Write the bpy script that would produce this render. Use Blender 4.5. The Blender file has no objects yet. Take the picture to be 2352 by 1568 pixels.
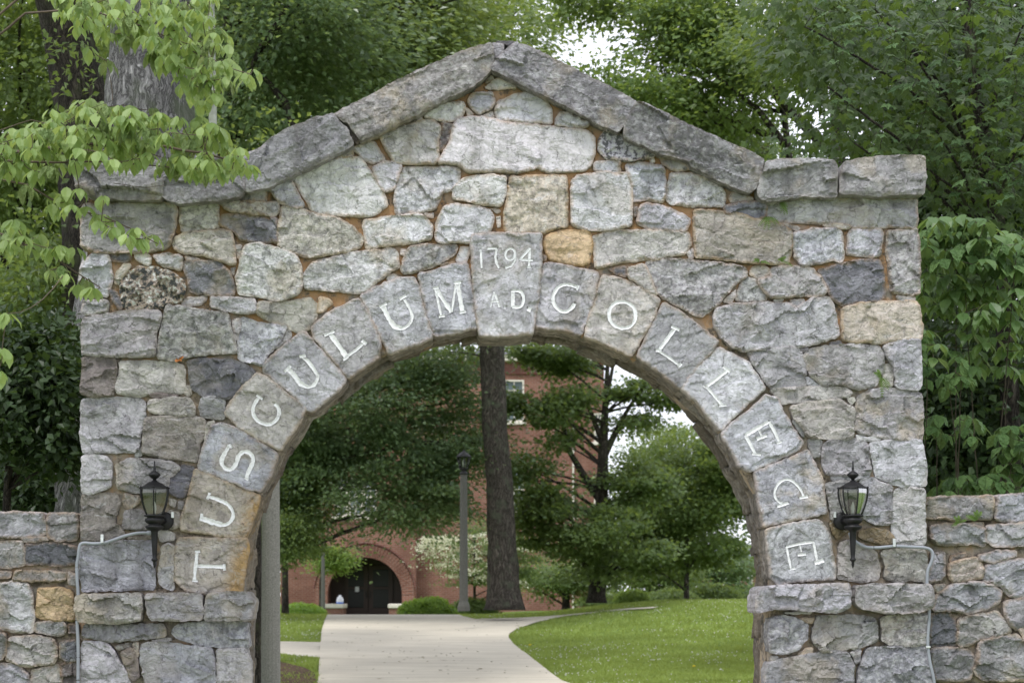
import bpy, math, random
import numpy as np
from mathutils import Vector
from mathutils.geometry import delaunay_2d_cdt

# ------------------------------------------------------------------ camera, sky, sun, exposure
SC = bpy.context.scene
COL = SC.collection
F = 3850.0        # focal length in units of 1/2352 of the picture width
HY = 1370.0       # picture row of the eye level, in the same units
CX = 1176.0
EYE = 1.6
D = 11.0          # distance to the gate
TH = 0.048        # the gate stands slightly turned to the line of sight

cam_d = bpy.data.cameras.new("camera"); cam = bpy.data.objects.new("camera", cam_d); COL.objects.link(cam)
cam.location = (0, 0, EYE); cam.rotation_euler = (math.radians(90), 0, 0)
cam_d.sensor_width = 36; cam_d.lens = 36 * F / 2352
cam_d.shift_y = (HY - 784) / 2352
cam_d.clip_start = 0.1; cam_d.clip_end = 5000
cam_d.dof.use_dof = True; cam_d.dof.focus_distance = 10.9; cam_d.dof.aperture_fstop = 4.5
SC.camera = cam

SUN_EL, SUN_AZ = math.radians(64), math.radians(208)
world = bpy.data.worlds.new("World"); SC.world = world; world.use_nodes = True
wt = world.node_tree; wt.nodes.clear()
wo = wt.nodes.new("ShaderNodeOutputWorld"); bg = wt.nodes.new("ShaderNodeBackground")
sky = wt.nodes.new("ShaderNodeTexSky"); sky.sky_type = 'NISHITA'; sky.sun_disc = False
sky.sun_elevation = SUN_EL; sky.sun_rotation = SUN_AZ
# overcast: a white cloud deck with soft variation over the clear sky
tcw = wt.nodes.new("ShaderNodeTexCoord"); nz = wt.nodes.new("ShaderNodeTexNoise")
nz.inputs['Scale'].default_value = 2.2; nz.inputs['Detail'].default_value = 5
crw = wt.nodes.new("ShaderNodeValToRGB")
crw.color_ramp.elements[0].position = .3; crw.color_ramp.elements[0].color = (9.6, 9.8, 10.9, 1)
crw.color_ramp.elements[1].position = .7; crw.color_ramp.elements[1].color = (11.9, 12.0, 13.0, 1)
mxw = wt.nodes.new("ShaderNodeMix"); mxw.data_type = 'RGBA'; mxw.inputs[0].default_value = .85
wt.links.new(tcw.outputs['Generated'], nz.inputs['Vector']); wt.links.new(nz.outputs['Fac'], crw.inputs['Fac'])
wt.links.new(sky.outputs[0], mxw.inputs[6]); wt.links.new(crw.outputs[0], mxw.inputs[7])
wt.links.new(mxw.outputs[2], bg.inputs['Color']); bg.inputs['Strength'].default_value = 0.09
wt.links.new(bg.outputs[0], wo.inputs['Surface'])

sun_d = bpy.data.lights.new("sun", 'SUN'); sun = bpy.data.objects.new("sun", sun_d); COL.objects.link(sun)
sun_d.energy = 1.5; sun_d.angle = math.radians(11); sun_d.color = (1, .97, .93)
sdir = Vector((math.sin(SUN_AZ) * math.cos(SUN_EL), math.cos(SUN_AZ) * math.cos(SUN_EL), math.sin(SUN_EL)))
sun.rotation_euler = sdir.to_track_quat('Z', 'Y').to_euler()

SC.view_settings.view_transform = 'Standard'; SC.view_settings.look = 'None'
SC.view_settings.exposure = 0.76; SC.view_settings.gamma = 1
SC.view_settings.use_curve_mapping = False
SC.cycles.max_bounces = 6; SC.cycles.diffuse_bounces = 3; SC.cycles.transparent_max_bounces = 12
SC.cycles.use_denoising = True

# ------------------------------------------------------------------ object helpers
def tag(o, label=None, cat=None, group=None, kind=None):
    if label: o['label'] = label
    if cat: o['category'] = cat
    if group: o['group'] = group
    if kind: o['kind'] = kind
    return o

def empty(name, loc=(0, 0, 0), rz=0.0, label=None, cat=None, group=None):
    o = bpy.data.objects.new(name, None); COL.objects.link(o)
    o.location = loc; o.rotation_euler = (0, 0, rz); o.empty_display_size = .2
    return tag(o, label, cat, group)

def link(name, me, mat=None, parent=None, loc=None):
    o = bpy.data.objects.new(name, me); COL.objects.link(o)
    if mat is not None and not me.materials: me.materials.append(mat)
    if parent is not None: o.parent = parent
    if loc is not None: o.location = loc
    return o

def mesh_np(name, v, faces, smooth=True, attrs=None):
    """v (n,3); faces = list of (m,k) int arrays"""
    me = bpy.data.meshes.new(name)
    v = np.asarray(v, dtype=np.float32)
    me.vertices.add(len(v)); me.vertices.foreach_set('co', v.ravel())
    if not isinstance(faces, list): faces = [faces]
    faces = [np.asarray(f, dtype=np.int32) for f in faces if len(f)]
    nl = sum(f.size for f in faces); nf = sum(len(f) for f in faces)
    me.loops.add(nl); me.loops.foreach_set('vertex_index', np.concatenate([f.ravel() for f in faces]))
    me.polygons.add(nf)
    tot = np.concatenate([np.full(len(f), f.shape[1], np.int32) for f in faces])
    st = np.concatenate([[0], np.cumsum(tot)[:-1]]).astype(np.int32)
    me.polygons.foreach_set('loop_start', st)
    me.polygons.foreach_set('use_smooth', np.full(nf, smooth))
    me.update(calc_edges=True)
    if attrs:
        for k, a in attrs.items():
            at = me.attributes.new(k, 'FLOAT', 'POINT'); at.data.foreach_set('value', np.asarray(a, np.float32))
    return me

class MB:
    """collects shapes, builds ONE mesh"""
    def __init__(s): s.v = []; s.t = []; s.q = []; s.n = 0
    def add(s, v, q=None, t=None):
        v = np.asarray(v, float).reshape(-1, 3); s.v.append(v)
        if q is not None and len(q): s.q.append(np.asarray(q) + s.n)
        if t is not None and len(t): s.t.append(np.asarray(t) + s.n)
        s.n += len(v); return s
    def box(s, x0, x1, y0, y1, z0, z1):
        v = [(x, y, z) for z in (z0, z1) for y in (y0, y1) for x in (x0, x1)]
        return s.add(v, q=[(0, 2, 3, 1), (4, 5, 7, 6), (0, 1, 5, 4), (2, 6, 7, 3), (0, 4, 6, 2), (1, 3, 7, 5)])
    def bbox(s, x0, x1, y0, y1, z0, z1, b=.01):
        # bevelled box: three stacked rings top and bottom
        def ring(i, z): return [(x0 + i, y0 + i, z), (x1 - i, y0 + i, z), (x1 - i, y1 - i, z), (x0 + i, y1 - i, z)]
        v = ring(b, z0) + ring(0, z0 + b) + ring(0, z1 - b) + ring(b, z1)
        q = [(3, 2, 1, 0), (12, 13, 14, 15)]
        for k in range(3):
            for j in range(4):
                a, c = k * 4 + j, k * 4 + (j + 1) % 4
                q.append((a, c, c + 4, a + 4))
        return s.add(v, q=q)
    def tube(s, pts, rad, seg=8, rough=0.0, rng=None, flute=0, caps=True):
        pts = np.asarray(pts, float); n = len(pts)
        rad = np.broadcast_to(np.asarray(rad, float), (n,)) if np.ndim(rad) else np.full(n, float(rad))
        tan = np.gradient(pts, axis=0); tan /= np.linalg.norm(tan, axis=1)[:, None] + 1e-9
        ref = np.array([0., 0, 1]) if abs(tan[0][2]) < .9 else np.array([1., 0, 0])
        V = []
        a = np.arange(seg) * 2 * math.pi / seg
        for i in range(n):
            t = tan[i]; u = np.cross(ref, t); u /= np.linalg.norm(u) + 1e-9; w = np.cross(t, u); ref = np.cross(t, u) * 0 + ref
            r = np.full(seg, rad[i])
            if rough and rng is not None: r = r * (1 + rough * rng.standard_normal(seg))
            if flute: r = r * (1 + .06 * np.cos(a * flute + i * .15))
            V.append(pts[i] + (np.cos(a) * r)[:, None] * u + (np.sin(a) * r)[:, None] * w)
        V = np.concatenate(V)
        i, j = np.meshgrid(np.arange(n - 1), np.arange(seg), indexing='ij')
        i = i.ravel(); j = j.ravel(); k = (j + 1) % seg
        q = np.stack([i * seg + j, i * seg + k, (i + 1) * seg + k, (i + 1) * seg + j], 1)
        tt = []
        if caps:
            V = np.concatenate([V, pts[:1], pts[-1:]]); c0 = n * seg
            jj = np.arange(seg); kk = (jj + 1) % seg
            tt = np.concatenate([np.stack([kk, jj, np.full(seg, c0)], 1), np.stack([(n - 1) * seg + jj, (n - 1) * seg + kk, np.full(seg, c0 + 1)], 1)])
        return s.add(V, q=q, t=tt)
    def lathe(s, prof, seg=16, c=(0, 0, 0), axis='z'):
        prof = np.asarray(prof, float); n = len(prof); a = np.arange(seg) * 2 * math.pi / seg
        V = []
        for r, h in prof:
            x = np.cos(a) * r; y = np.sin(a) * r; z = np.full(seg, h)
            V.append(np.stack([x, y, z], 1) if axis == 'z' else np.stack([x, z, y], 1))
        V = np.concatenate(V) + np.array(c)
        i, j = np.meshgrid(np.arange(n - 1), np.arange(seg), indexing='ij'); i = i.ravel(); j = j.ravel(); k = (j + 1) % seg
        return s.add(V, q=np.stack([i * seg + j, i * seg + k, (i + 1) * seg + k, (i + 1) * seg + j], 1))
    def build(s, name, mat=None, parent=None, smooth=False, loc=None):
        v = np.concatenate(s.v); fs = []
        if s.q: fs.append(np.concatenate(s.q))
        if s.t: fs.append(np.concatenate(s.t))
        return link(name, mesh_np(name, v, fs, smooth), mat, parent, loc)

# ------------------------------------------------------------------ numeric noise
_T = np.random.RandomState(7).rand(8, 256, 256)
def vn(x, y, k=0):
    t = _T[k % 8]; x = np.asarray(x, float) + 17.3 * k; y = np.asarray(y, float) + 9.1 * k
    xi = np.floor(x).astype(int); yi = np.floor(y).astype(int); fx = x - xi; fy = y - yi
    fx = fx * fx * (3 - 2 * fx); fy = fy * fy * (3 - 2 * fy)
    a = t[xi % 256, yi % 256]; b = t[(xi + 1) % 256, yi % 256]; c = t[xi % 256, (yi + 1) % 256]; d = t[(xi + 1) % 256, (yi + 1) % 256]
    return (a * (1 - fx) + b * fx) * (1 - fy) + (c * (1 - fx) + d * fx) * fy
def fbm(x, y, k=0, o=4):
    s = 0; a = .5
    for i in range(o): s = s + a * (vn(x, y, k + i) - .5); x = x * 2.03; y = y * 2.03; a *= .5
    return s
def facets(x, y, cell, k, grad=.22, step=.008, sx=1.0):
    """chipped stone: planar facets with sharp borders, metres in, metres out"""
    x = x + .35 * cell * fbm(x / cell, y / cell, k + 1, 3); y = y + .35 * cell * fbm(x / cell + 5, y / cell, k + 2, 3)
    gx = x / (cell * sx); gy = y / cell; ix = np.floor(gx).astype(int); iy = np.floor(gy).astype(int)
    best = np.full(x.shape, 1e9); out = np.zeros(x.shape)
    t = _T
    for dx in (-1, 0, 1):
        for dy in (-1, 0, 1):
            cx = ix + dx; cy = iy + dy
            jx = t[k % 8, cx % 256, cy % 256]; jy = t[(k + 1) % 8, cx % 256, cy % 256]
            px = cx + jx; py = cy + jy
            d = (gx - px) ** 2 + (gy - py) ** 2
            h = ((t[(k + 2) % 8, cx % 256, cy % 256] - .5) * (gx - px) * cell + (t[(k + 3) % 8, cx % 256, cy % 256] - .5) * (gy - py) * cell) * 2 * grad \
                + (t[(k + 4) % 8, cx % 256, cy % 256] - .5) * step
            m = d < best; best = np.where(m, d, best); out = np.where(m, h, out)
    return out
def ss(t): t = np.clip(t, 0, 1); return t * t * (3 - 2 * t)

def seg_dist(P, A, B):
    """distance of points P (n,2) to segments A->B (m,2): min over m"""
    out = np.full(len(P), 1e9)
    for a, b in zip(A, B):
        ab = b - a; L = ab @ ab + 1e-12
        t = np.clip(((P - a) @ ab) / L, 0, 1)
        d = np.hypot(*(P - a - t[:, None] * ab).T); out = np.minimum(out, d)
    return out
def inside(P, poly):
    x, y = P[:, 0], P[:, 1]; n = len(poly); c = np.zeros(len(P), bool); j = n - 1
    for i in range(n):
        xi, yi = poly[i]; xj, yj = poly[j]
        if yi != yj:
            c ^= ((yi > y) != (yj > y)) & (x < (xj - xi) * (y - yi) / (yj - yi) + xi)
        j = i
    return c
def densify(poly, sp, closed=True):
    poly = np.asarray(poly, float); out = []
    n = len(poly)
    for i in range(n if closed else n - 1):
        a = poly[i]; b = poly[(i + 1) % n]; k = max(1, int(round(np.linalg.norm(b - a) / sp)))
        for j in range(k): out.append(a + (b - a) * j / k)
    if not closed: out.append(poly[-1])
    return np.array(out)
def chaikin(poly):
    poly = np.asarray(poly, float); nx = np.roll(poly, -1, 0)
    L = np.linalg.norm(nx - poly, axis=1)[:, None]; t = np.minimum(.13, .007 / (L + 1e-9))
    return np.stack([poly * (1 - t) + nx * t, poly * t + nx * (1 - t)], 1).reshape(-1, poly.shape[1])
def area(p): x, y = p[:, 0], p[:, 1]; return .5 * np.sum(x * np.roll(y, -1) - np.roll(x, -1) * y)
def triangulate(poly, sp, rng, holes=(), margin=.6):
    """CDT of a polygon with interior points; returns pts (n,2), tris, index count of outline"""
    loops = [poly] + list(holes)
    lo = poly.min(0); hi = poly.max(0)
    gx, gy = np.meshgrid(np.arange(lo[0] + sp / 2, hi[0], sp), np.arange(lo[1] + sp / 2, hi[1], sp * .87))
    gx = gx + (np.arange(gx.shape[0]) % 2)[:, None] * sp * .5
    G = np.stack([gx.ravel(), gy.ravel()], 1); G = G + rng.uniform(-.22, .22, G.shape) * sp
    G = G[inside(G, poly)]
    for h in holes: G = G[~inside(G, h)]
    if len(G):
        for L in loops: G = G[seg_dist(G, L, np.roll(L, -1, 0)) > sp * margin] if len(G) else G
    P = np.concatenate(loops + [G]) if len(G) else np.concatenate(loops)
    ed = []; o = 0
    for L in loops:
        n = len(L); ed += [(o + i, o + (i + 1) % n) for i in range(n)]; o += n
    r = delaunay_2d_cdt([Vector((float(a), float(b))) for a, b in P], ed, [], 0, 1e-7)
    V = np.array([(v.x, v.y) for v in r[0]]); T = np.array([f for f in r[2] if len(f) == 3])
    C = V[T].mean(1); m = inside(C, poly)
    for h in holes: m &= ~inside(C, h)
    T = T[m]
    a = V[T[:, 1]] - V[T[:, 0]]; b = V[T[:, 2]] - V[T[:, 0]]
    fl = (a[:, 0] * b[:, 1] - a[:, 1] * b[:, 0]) < 0
    T[fl] = T[fl][:, ::-1]
    return V, T, sum(len(L) for L in loops)

# ------------------------------------------------------------------ materials
def newmat(name):
    m = bpy.data.materials.new(name); m.use_nodes = True; nt = m.node_tree; nt.nodes.clear(); return m, nt
def nd(nt, t, ins=None, **kw):
    n = nt.nodes.new(t)
    for k, v in kw.items(): setattr(n, k, v)
    if ins:
        for k, v in ins.items():
            s = n.inputs[k]
            if isinstance(v, bpy.types.NodeSocket): nt.links.new(v, s)
            else: s.default_value = v
    return n
def noise(nt, vec, scale, detail=4, rough=.5, dist=0):
    return nd(nt, "ShaderNodeTexNoise", {'Vector': vec, 'Scale': scale, 'Detail': detail, 'Roughness': rough, 'Distortion': dist}).outputs['Fac']
def mapr(nt, v, a, b, c=0, d=1):
    return nd(nt, "ShaderNodeMapRange", {0: v, 1: a, 2: b, 3: c, 4: d}).outputs[0]
def mix(nt, f, a, b, mode='MIX'):
    n = nd(nt, "ShaderNodeMix", data_type='RGBA', blend_type=mode)
    for i, v in ((0, f), (6, a), (7, b)):
        if isinstance(v, bpy.types.NodeSocket): nt.links.new(v, n.inputs[i])
        else: n.inputs[i].default_value = (tuple(v) + (1,)) if (i and len(v) == 3) else v
    return n.outputs[2]
def math_(nt, op, a, b=0.0, c=None):
    d = {0: a, 1: b}
    if c is not None: d[2] = c
    return nd(nt, "ShaderNodeMath", d, operation=op).outputs[0]
def vmath(nt, op, a, b):
    n = nd(nt, "ShaderNodeVectorMath", {0: a, 1: b}, operation=op); return n
def bump(nt, h, dist, strength=1.0, normal=None):
    d = {'Height': h, 'Distance': dist, 'Strength': strength}
    if normal is not None: d['Normal'] = normal
    return nd(nt, "ShaderNodeBump", d).outputs[0]
def principled(nt, color, rough=.8, normal=None, spec=.3, **kw):
    d = {'Base Color': color if isinstance(color, bpy.types.NodeSocket) else tuple(color) + (1,), 'Roughness': rough, 'Specular IOR Level': spec}
    if normal is not None: d['Normal'] = normal
    d.update(kw)
    p = nd(nt, "ShaderNodeBsdfPrincipled", d)
    return p
def out(nt, sh):
    nd(nt, "ShaderNodeOutputMaterial", {'Surface': sh})
def simple(name, col, rough=.7, spec=.3, metal=0.0, var=.15, scale=20, bmp=.0):
    m, nt = newmat(name)
    tc = nd(nt, "ShaderNodeTexCoord").outputs['Object']
    n = noise(nt, tc, scale, 5)
    c = mix(nt, mapr(nt, n, .3, .7), tuple(x * (1 - var) for x in col), tuple(min(1, x * (1 + var)) for x in col))
    nb = bump(nt, n, bmp) if bmp else None
    out(nt, principled(nt, c, rough, nb, spec, Metallic=metal).outputs[0]); return m

def stone_material():
    m, nt = newmat("limestone")
    tc = nd(nt, "ShaderNodeTexCoord").outputs['Object']
    oi = nd(nt, "ShaderNodeObjectInfo")
    off = vmath(nt, 'SCALE', oi.outputs['Color'], (0, 0, 0)); off.inputs[3].default_value = 0
    rnd = nd(nt, "ShaderNodeCombineXYZ", {0: math_(nt, 'MULTIPLY', oi.outputs['Random'], 31.7), 1: math_(nt, 'MULTIPLY', oi.outputs['Random'], 77.1), 2: math_(nt, 'MULTIPLY', oi.outputs['Random'], 53.3)}).outputs[0]
    v = vmath(nt, 'ADD', tc, rnd).outputs[0]
    warp = nd(nt, "ShaderNodeTexNoise", {'Vector': v, 'Scale': 6, 'Detail': 7, 'Roughness': .62}).outputs['Color']
    wv = vmath(nt, 'SCALE', warp, (0, 0, 0)); wv.inputs[3].default_value = .16
    vw = vmath(nt, 'ADD', v, wv.outputs[0]).outputs[0]
    # layering direction differs per stone
    ang = math_(nt, 'MULTIPLY_ADD', oi.outputs['Random'], 1.1, -.4)
    rot = nd(nt, "ShaderNodeVectorRotate", {'Vector': vw, 'Angle': ang}, rotation_type='Y_AXIS').outputs[0]
    lay = nd(nt, "ShaderNodeMapping", {'Vector': rot, 'Scale': (5, 5, 26)}).outputs[0]
    n1 = noise(nt, vw, 5.5, 7, .62); n2 = noise(nt, vw, 17, 8, .7); n3 = noise(nt, v, 75, 5, .7); nl = noise(nt, lay, 1.6, 8, .68, .6)
    n4 = noise(nt, vmath(nt, 'ADD', vw, (7.7, 3.1, 9.2)).outputs[0], 3.2, 5, .55)
    f1 = nd(nt, "ShaderNodeTexVoronoi", {'Vector': vw, 'Scale': 16, 'Detail': 0}, feature='F1')
    f2 = nd(nt, "ShaderNodeTexVoronoi", {'Vector': rot, 'Scale': 38}, feature='F1')
    def facet(vo, vec):
        d = vmath(nt, 'SUBTRACT', vec, vo.outputs['Position']).outputs[0]
        c = vmath(nt, 'SUBTRACT', vo.outputs['Color'], (.5, .5, .5)).outputs[0]
        return nd(nt, "ShaderNodeVectorMath", {0: d, 1: c}, operation='DOT_PRODUCT').outputs['Value']
    hf = math_(nt, 'ADD', math_(nt, 'MULTIPLY', facet(f1, vw), .85), math_(nt, 'MULTIPLY', facet(f2, rot), .8))
    base = oi.outputs['Color']
    r2 = math_(nt, 'FRACT', math_(nt, 'MULTIPLY', oi.outputs['Random'], 17.3)); r3 = math_(nt, 'FRACT', math_(nt, 'MULTIPLY', oi.outputs['Random'], 41.9))
    fb = nd(nt, "ShaderNodeSeparateColor", {0: f1.outputs['Color']}).outputs[2]; fs = nd(nt, "ShaderNodeSeparateColor", {0: f2.outputs['Color']}).outputs[1]
    br = math_(nt, 'ADD', math_(nt, 'MULTIPLY', fb, .34), math_(nt, 'MULTIPLY', fs, .16))
    br = math_(nt, 'ADD', br, math_(nt, 'MULTIPLY', n1, 2.0))
    br = math_(nt, 'ADD', br, -.19)
    calm = nd(nt, "ShaderNodeAttribute", attribute_name='calm').outputs['Fac']
    br = math_(nt, 'ADD', br, math_(nt, 'MULTIPLY', math_(nt, 'SUBTRACT', 1.04, br), calm))
    bv = vmath(nt, 'SCALE', base, (0, 0, 0)); nt.links.new(br, bv.inputs[3])
    c = bv.outputs[0]
    c = mix(nt, math_(nt, 'MULTIPLY', mapr(nt, n2, .52, .66), math_(nt, 'MULTIPLY_ADD', r2, .6, .05)), c, vmathc(nt, base, .42))
    c = mix(nt, math_(nt, 'MULTIPLY', mapr(nt, nl, .52, .70), math_(nt, 'MULTIPLY_ADD', r3, .8, .1)), c, vmathc(nt, base, .42))
    c = mix(nt, math_(nt, 'MULTIPLY', mapr(nt, nl, .45, .30), math_(nt, 'MULTIPLY_ADD', r2, .7, .15)), c, (.66, .67, .70))
    c = mix(nt, math_(nt, 'MULTIPLY', mapr(nt, n4, .54, .64), math_(nt, 'MULTIPLY', r3, .62)), c, (.47, .40, .29))
    stk = noise(nt, nd(nt, "ShaderNodeMapping", {'Vector': tc, 'Scale': (6.5, 6.5, .8)}).outputs[0], 1.0, 7, .6)
    c = mix(nt, mapr(nt, stk, .54, .70, 0, .55), c, (.13, .125, .12))
    # rust and ochre creeping in from the joints
    at = nd(nt, "ShaderNodeAttribute", attribute_name='edge').outputs['Fac']
    stn = nd(nt, "ShaderNodeAttribute", attribute_name='stain').outputs['Fac']
    e = math_(nt, 'MULTIPLY', mapr(nt, math_(nt, 'ADD', at, math_(nt, 'MULTIPLY_ADD', n2, 1.4, -.7)), .40, .0), stn)
    c = mix(nt, e, c, (.44, .27, .12))
    wet = nd(nt, "ShaderNodeAttribute", attribute_name='rust').outputs['Fac']
    c = mix(nt, math_(nt, 'MULTIPLY', wet, mapr(nt, math_(nt, 'ADD', n2, n1), .85, 1.08, .1, .95)), c, (.42, .27, .10))
    # thin dark cracks
    ck = nd(nt, "ShaderNodeTexVoronoi", {'Vector': vmath(nt, 'ADD', rot, (3, 1, 4)).outputs[0], 'Scale': 9}, feature='DISTANCE_TO_EDGE').outputs['Distance']
    ckm = math_(nt, 'MULTIPLY', mapr(nt, ck, .02, .0), mapr(nt, n2, .47, .56))
    c = mix(nt, math_(nt, 'MULTIPLY', ckm, .75), c, (.10, .09, .085))
    ck2 = nd(nt, "ShaderNodeTexVoronoi", {'Vector': vw, 'Scale': 16}, feature='DISTANCE_TO_EDGE').outputs['Distance']
    ckm2 = math_(nt, 'MULTIPLY', mapr(nt, ck2, .03, .0), mapr(nt, n2, .50, .60))
    c = mix(nt, math_(nt, 'MULTIPLY', ckm2, .6), c, (.15, .14, .135))
    dark_brown = nd(nt, "ShaderNodeAttribute", attribute_name='dark_brown').outputs['Fac']
    c = mix(nt, math_(nt, 'MULTIPLY', dark_brown, mapr(nt, n2, .30, .58, .25, 1)), c, (.115, .100, .080))  # dark brown mixed over voussoir sides and soffit blocks
    # lichen specks
    sp = nd(nt, "ShaderNodeAttribute", attribute_name='speck').outputs['Fac']
    n5 = noise(nt, vmath(nt, 'ADD', v, (1, 8, 2)).outputs[0], 30, 5, .6)
    c = mix(nt, math_(nt, 'MULTIPLY', sp, mapr(nt, n5, .5, .56)), c, (.07, .075, .075))
    c = mix(nt, math_(nt, 'MULTIPLY', sp, mapr(nt, n5, .46, .38)), c, (.62, .64, .62))
    c = mix(nt, mapr(nt, noise(nt, v, 42, 2), .70, .76, 0, .6), c, (.12, .12, .12))
    h = math_(nt, 'ADD', math_(nt, 'MULTIPLY', hf, 1.0), math_(nt, 'MULTIPLY', nl, .022))
    h = math_(nt, 'ADD', h, math_(nt, 'MULTIPLY', n2, .014))
    h = math_(nt, 'ADD', h, math_(nt, 'MULTIPLY', n3, .0035))
    h = math_(nt, 'SUBTRACT', h, math_(nt, 'MULTIPLY', ckm, .004))
    out(nt, principled(nt, c, .86, bump(nt, h, 1.0, .9), .25).outputs[0]); return m
def vmathc(nt, c, k):
    n = vmath(nt, 'SCALE', c, (0, 0, 0)); n.inputs[3].default_value = k; return n.outputs[0]
M_STONE = stone_material()

def mortar_material():
    m, nt = newmat("mortar")
    tc = nd(nt, "ShaderNodeTexCoord").outputs['Object']
    n1 = noise(nt, tc, 2.2, 5, .6); n2 = noise(nt, tc, 14, 6, .7); n3 = noise(nt, tc, 90, 4, .7)
    z = nd(nt, "ShaderNodeSeparateXYZ", {0: tc}).outputs['Z']
    top = mapr(nt, z, 2.9, 4.2, 0, .85)
    c = mix(nt, mapr(nt, n1, .38, .62), (.24, .20, .15), (.40, .335, .26))
    c = mix(nt, mapr(nt, math_(nt, 'ADD', n2, math_(nt, 'MULTIPLY', top, .4)), .52, .72, 0, .8), c, (.36, .20, .09))
    c = mix(nt, mapr(nt, n2, .50, .38, 0, .9), c, (.075, .06, .048))
    c = mix(nt, mapr(nt, noise(nt, tc, 6, 4), .5, .62, 0, .5), c, (.30, .28, .25))
    h = math_(nt, 'ADD', math_(nt, 'MULTIPLY', n2, .02), math_(nt, 'MULTIPLY', n3, .004))
    out(nt, principled(nt, c, .95, bump(nt, h, 1.0, .8), .15).outputs[0]); return m
M_MORTAR = mortar_material()

def leaf_material(name, c1, c2, trans=.35, under=None, rough=.42, spec=.35):
    m, nt = newmat(name)
    g = nd(nt, "ShaderNodeNewGeometry"); oi = nd(nt, "ShaderNodeObjectInfo")
    r = math_(nt, 'FRACT', math_(nt, 'ADD', g.outputs['Random Per Island'], oi.outputs['Random']))
    c = mix(nt, r, c1, c2)
    tc = nd(nt, "ShaderNodeTexCoord").outputs['Object']
    c = mix(nt, mapr(nt, noise(nt, tc, .9, 3), .35, .65, 0, .55), c, tuple(x * .62 for x in c1))
    if under: c = mix(nt, g.outputs['Backfacing'], c, under)
    p = principled(nt, c, rough, None, spec)
    tl = nd(nt, "ShaderNodeBsdfTranslucent", {'Color': mix(nt, .6, c, tuple(min(1, x * 1.6) for x in (c2[0] * 1.3, c2[1] * 1.1, c2[2] * .5)))})
    mx = nd(nt, "ShaderNodeMixShader", {0: trans, 1: p.outputs[0], 2: tl.outputs[0]})
    out(nt, mx.outputs[0]); return m
def bark_material(name, c1, c2, c3, sc=1.0, str_=.03):
    m, nt = newmat(name)
    tc = nd(nt, "ShaderNodeTexCoord").outputs['Object']
    wp = vmathc(nt, nd(nt, "ShaderNodeTexNoise", {'Vector': tc, 'Scale': 2.5, 'Detail': 4}).outputs['Color'], .35)
    v = vmath(nt, 'ADD', tc, wp).outputs[0]
    mp = nd(nt, "ShaderNodeMapping", {'Vector': v, 'Scale': (11 * sc, 11 * sc, 1.5 * sc)}).outputs[0]
    n = noise(nt, mp, 1.5, 9, .68, .3); n2 = noise(nt, tc, 3, 5); n3 = noise(nt, nd(nt, "ShaderNodeMapping", {'Vector': v, 'Scale': (30 * sc, 30 * sc, 5 * sc)}).outputs[0], 1.5, 6, .7)
    rd = math_(nt, 'ABSOLUTE', math_(nt, 'SUBTRACT', n, .5))
    c = mix(nt, mapr(nt, n3, .35, .65), c1, c2)
    c = mix(nt, mapr(nt, rd, .07, 0, 0, .92), c, tuple(x * .22 for x in c1))
    c = mix(nt, mapr(nt, n2, .52, .66, 0, .7), c, c3)
    h = math_(nt, 'ADD', mapr(nt, rd, 0, .12), math_(nt, 'MULTIPLY', n3, .6))
    out(nt, principled(nt, c, .9, bump(nt, h, str_), .2).outputs[0]); return m

M_BARK_SILVER = bark_material("silver_bark", (.36, .35, .35), (.62, .60, .60), (.20, .24, .15), 1.0, .05)
M_BARK_DARK = bark_material("dark_bark", (.065, .055, .045), (.14, .12, .10), (.12, .14, .07), 1.0, .04)
M_BARK_BROWN = bark_material("brown_bark", (.10, .085, .07), (.21, .185, .155), (.13, .15, .10), .8, .05)
M_TWIG = simple("twig_bark", (.11, .085, .065), .8, .2, 0, .3, 30)
M_METAL = simple("black_metal", (.010, .010, .011), .5, .3, 0, .3, 15)
M_CONDUIT = simple("grey_conduit", (.26, .28, .31), .45, .4, 0, .1, 8)
M_CLIP = simple("galvanised_clip", (.65, .67, .66), .35, .5, .8, .1, 8)
def paint_material():
    m, nt = newmat("white_letter_paint")
    tc = nd(nt, "ShaderNodeTexCoord").outputs['Object']
    n = noise(nt, tc, 60, 6, .7); n2 = noise(nt, tc, 16, 4)
    c = mix(nt, mapr(nt, n, .35, .65), (.68, .69, .70), (.86, .87, .88))
    c = mix(nt, mapr(nt, math_(nt, 'ADD', n, n2), 1.12, 1.28, 0, .75), c, (.42, .42, .42))
    out(nt, principled(nt, c, .85, bump(nt, n, .006), .15).outputs[0]); return m
M_PAINT = paint_material()
M_CONCRETE_POST = simple("concrete_post", (.27, .265, .24), .9, .2, 0, .28, 60, .004)
M_TRIM = simple("cream_trim", (.62, .58, .50), .7)
M_WINGLASS = simple("window_glass", (.10, .13, .14), .1, .6, 0, .3, 1)
M_DOOR = simple("dark_red_door", (.035, .018, .014), .5, .4)
M_WHITE = simple("white_paper", (.75, .75, .80), .6)

def glass_material():
    m, nt = newmat("lantern_glass")
    g = nd(nt, "ShaderNodeBsdfGlossy", {'Roughness': .05, 'Color': (.9, .9, .9, 1)})
    t = nd(nt, "ShaderNodeBsdfTransparent", {'Color': (.70, .72, .66, 1)})
    fr = nd(nt, "ShaderNodeFresnel", {'IOR': 1.45})
    out(nt, nd(nt, "ShaderNodeMixShader", {0: mapr(nt, fr.outputs[0], 0, 1, .04, .5), 1: t.outputs[0], 2: g.outputs[0]}).outputs[0]); return m
M_GLASS = glass_material()

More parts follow.
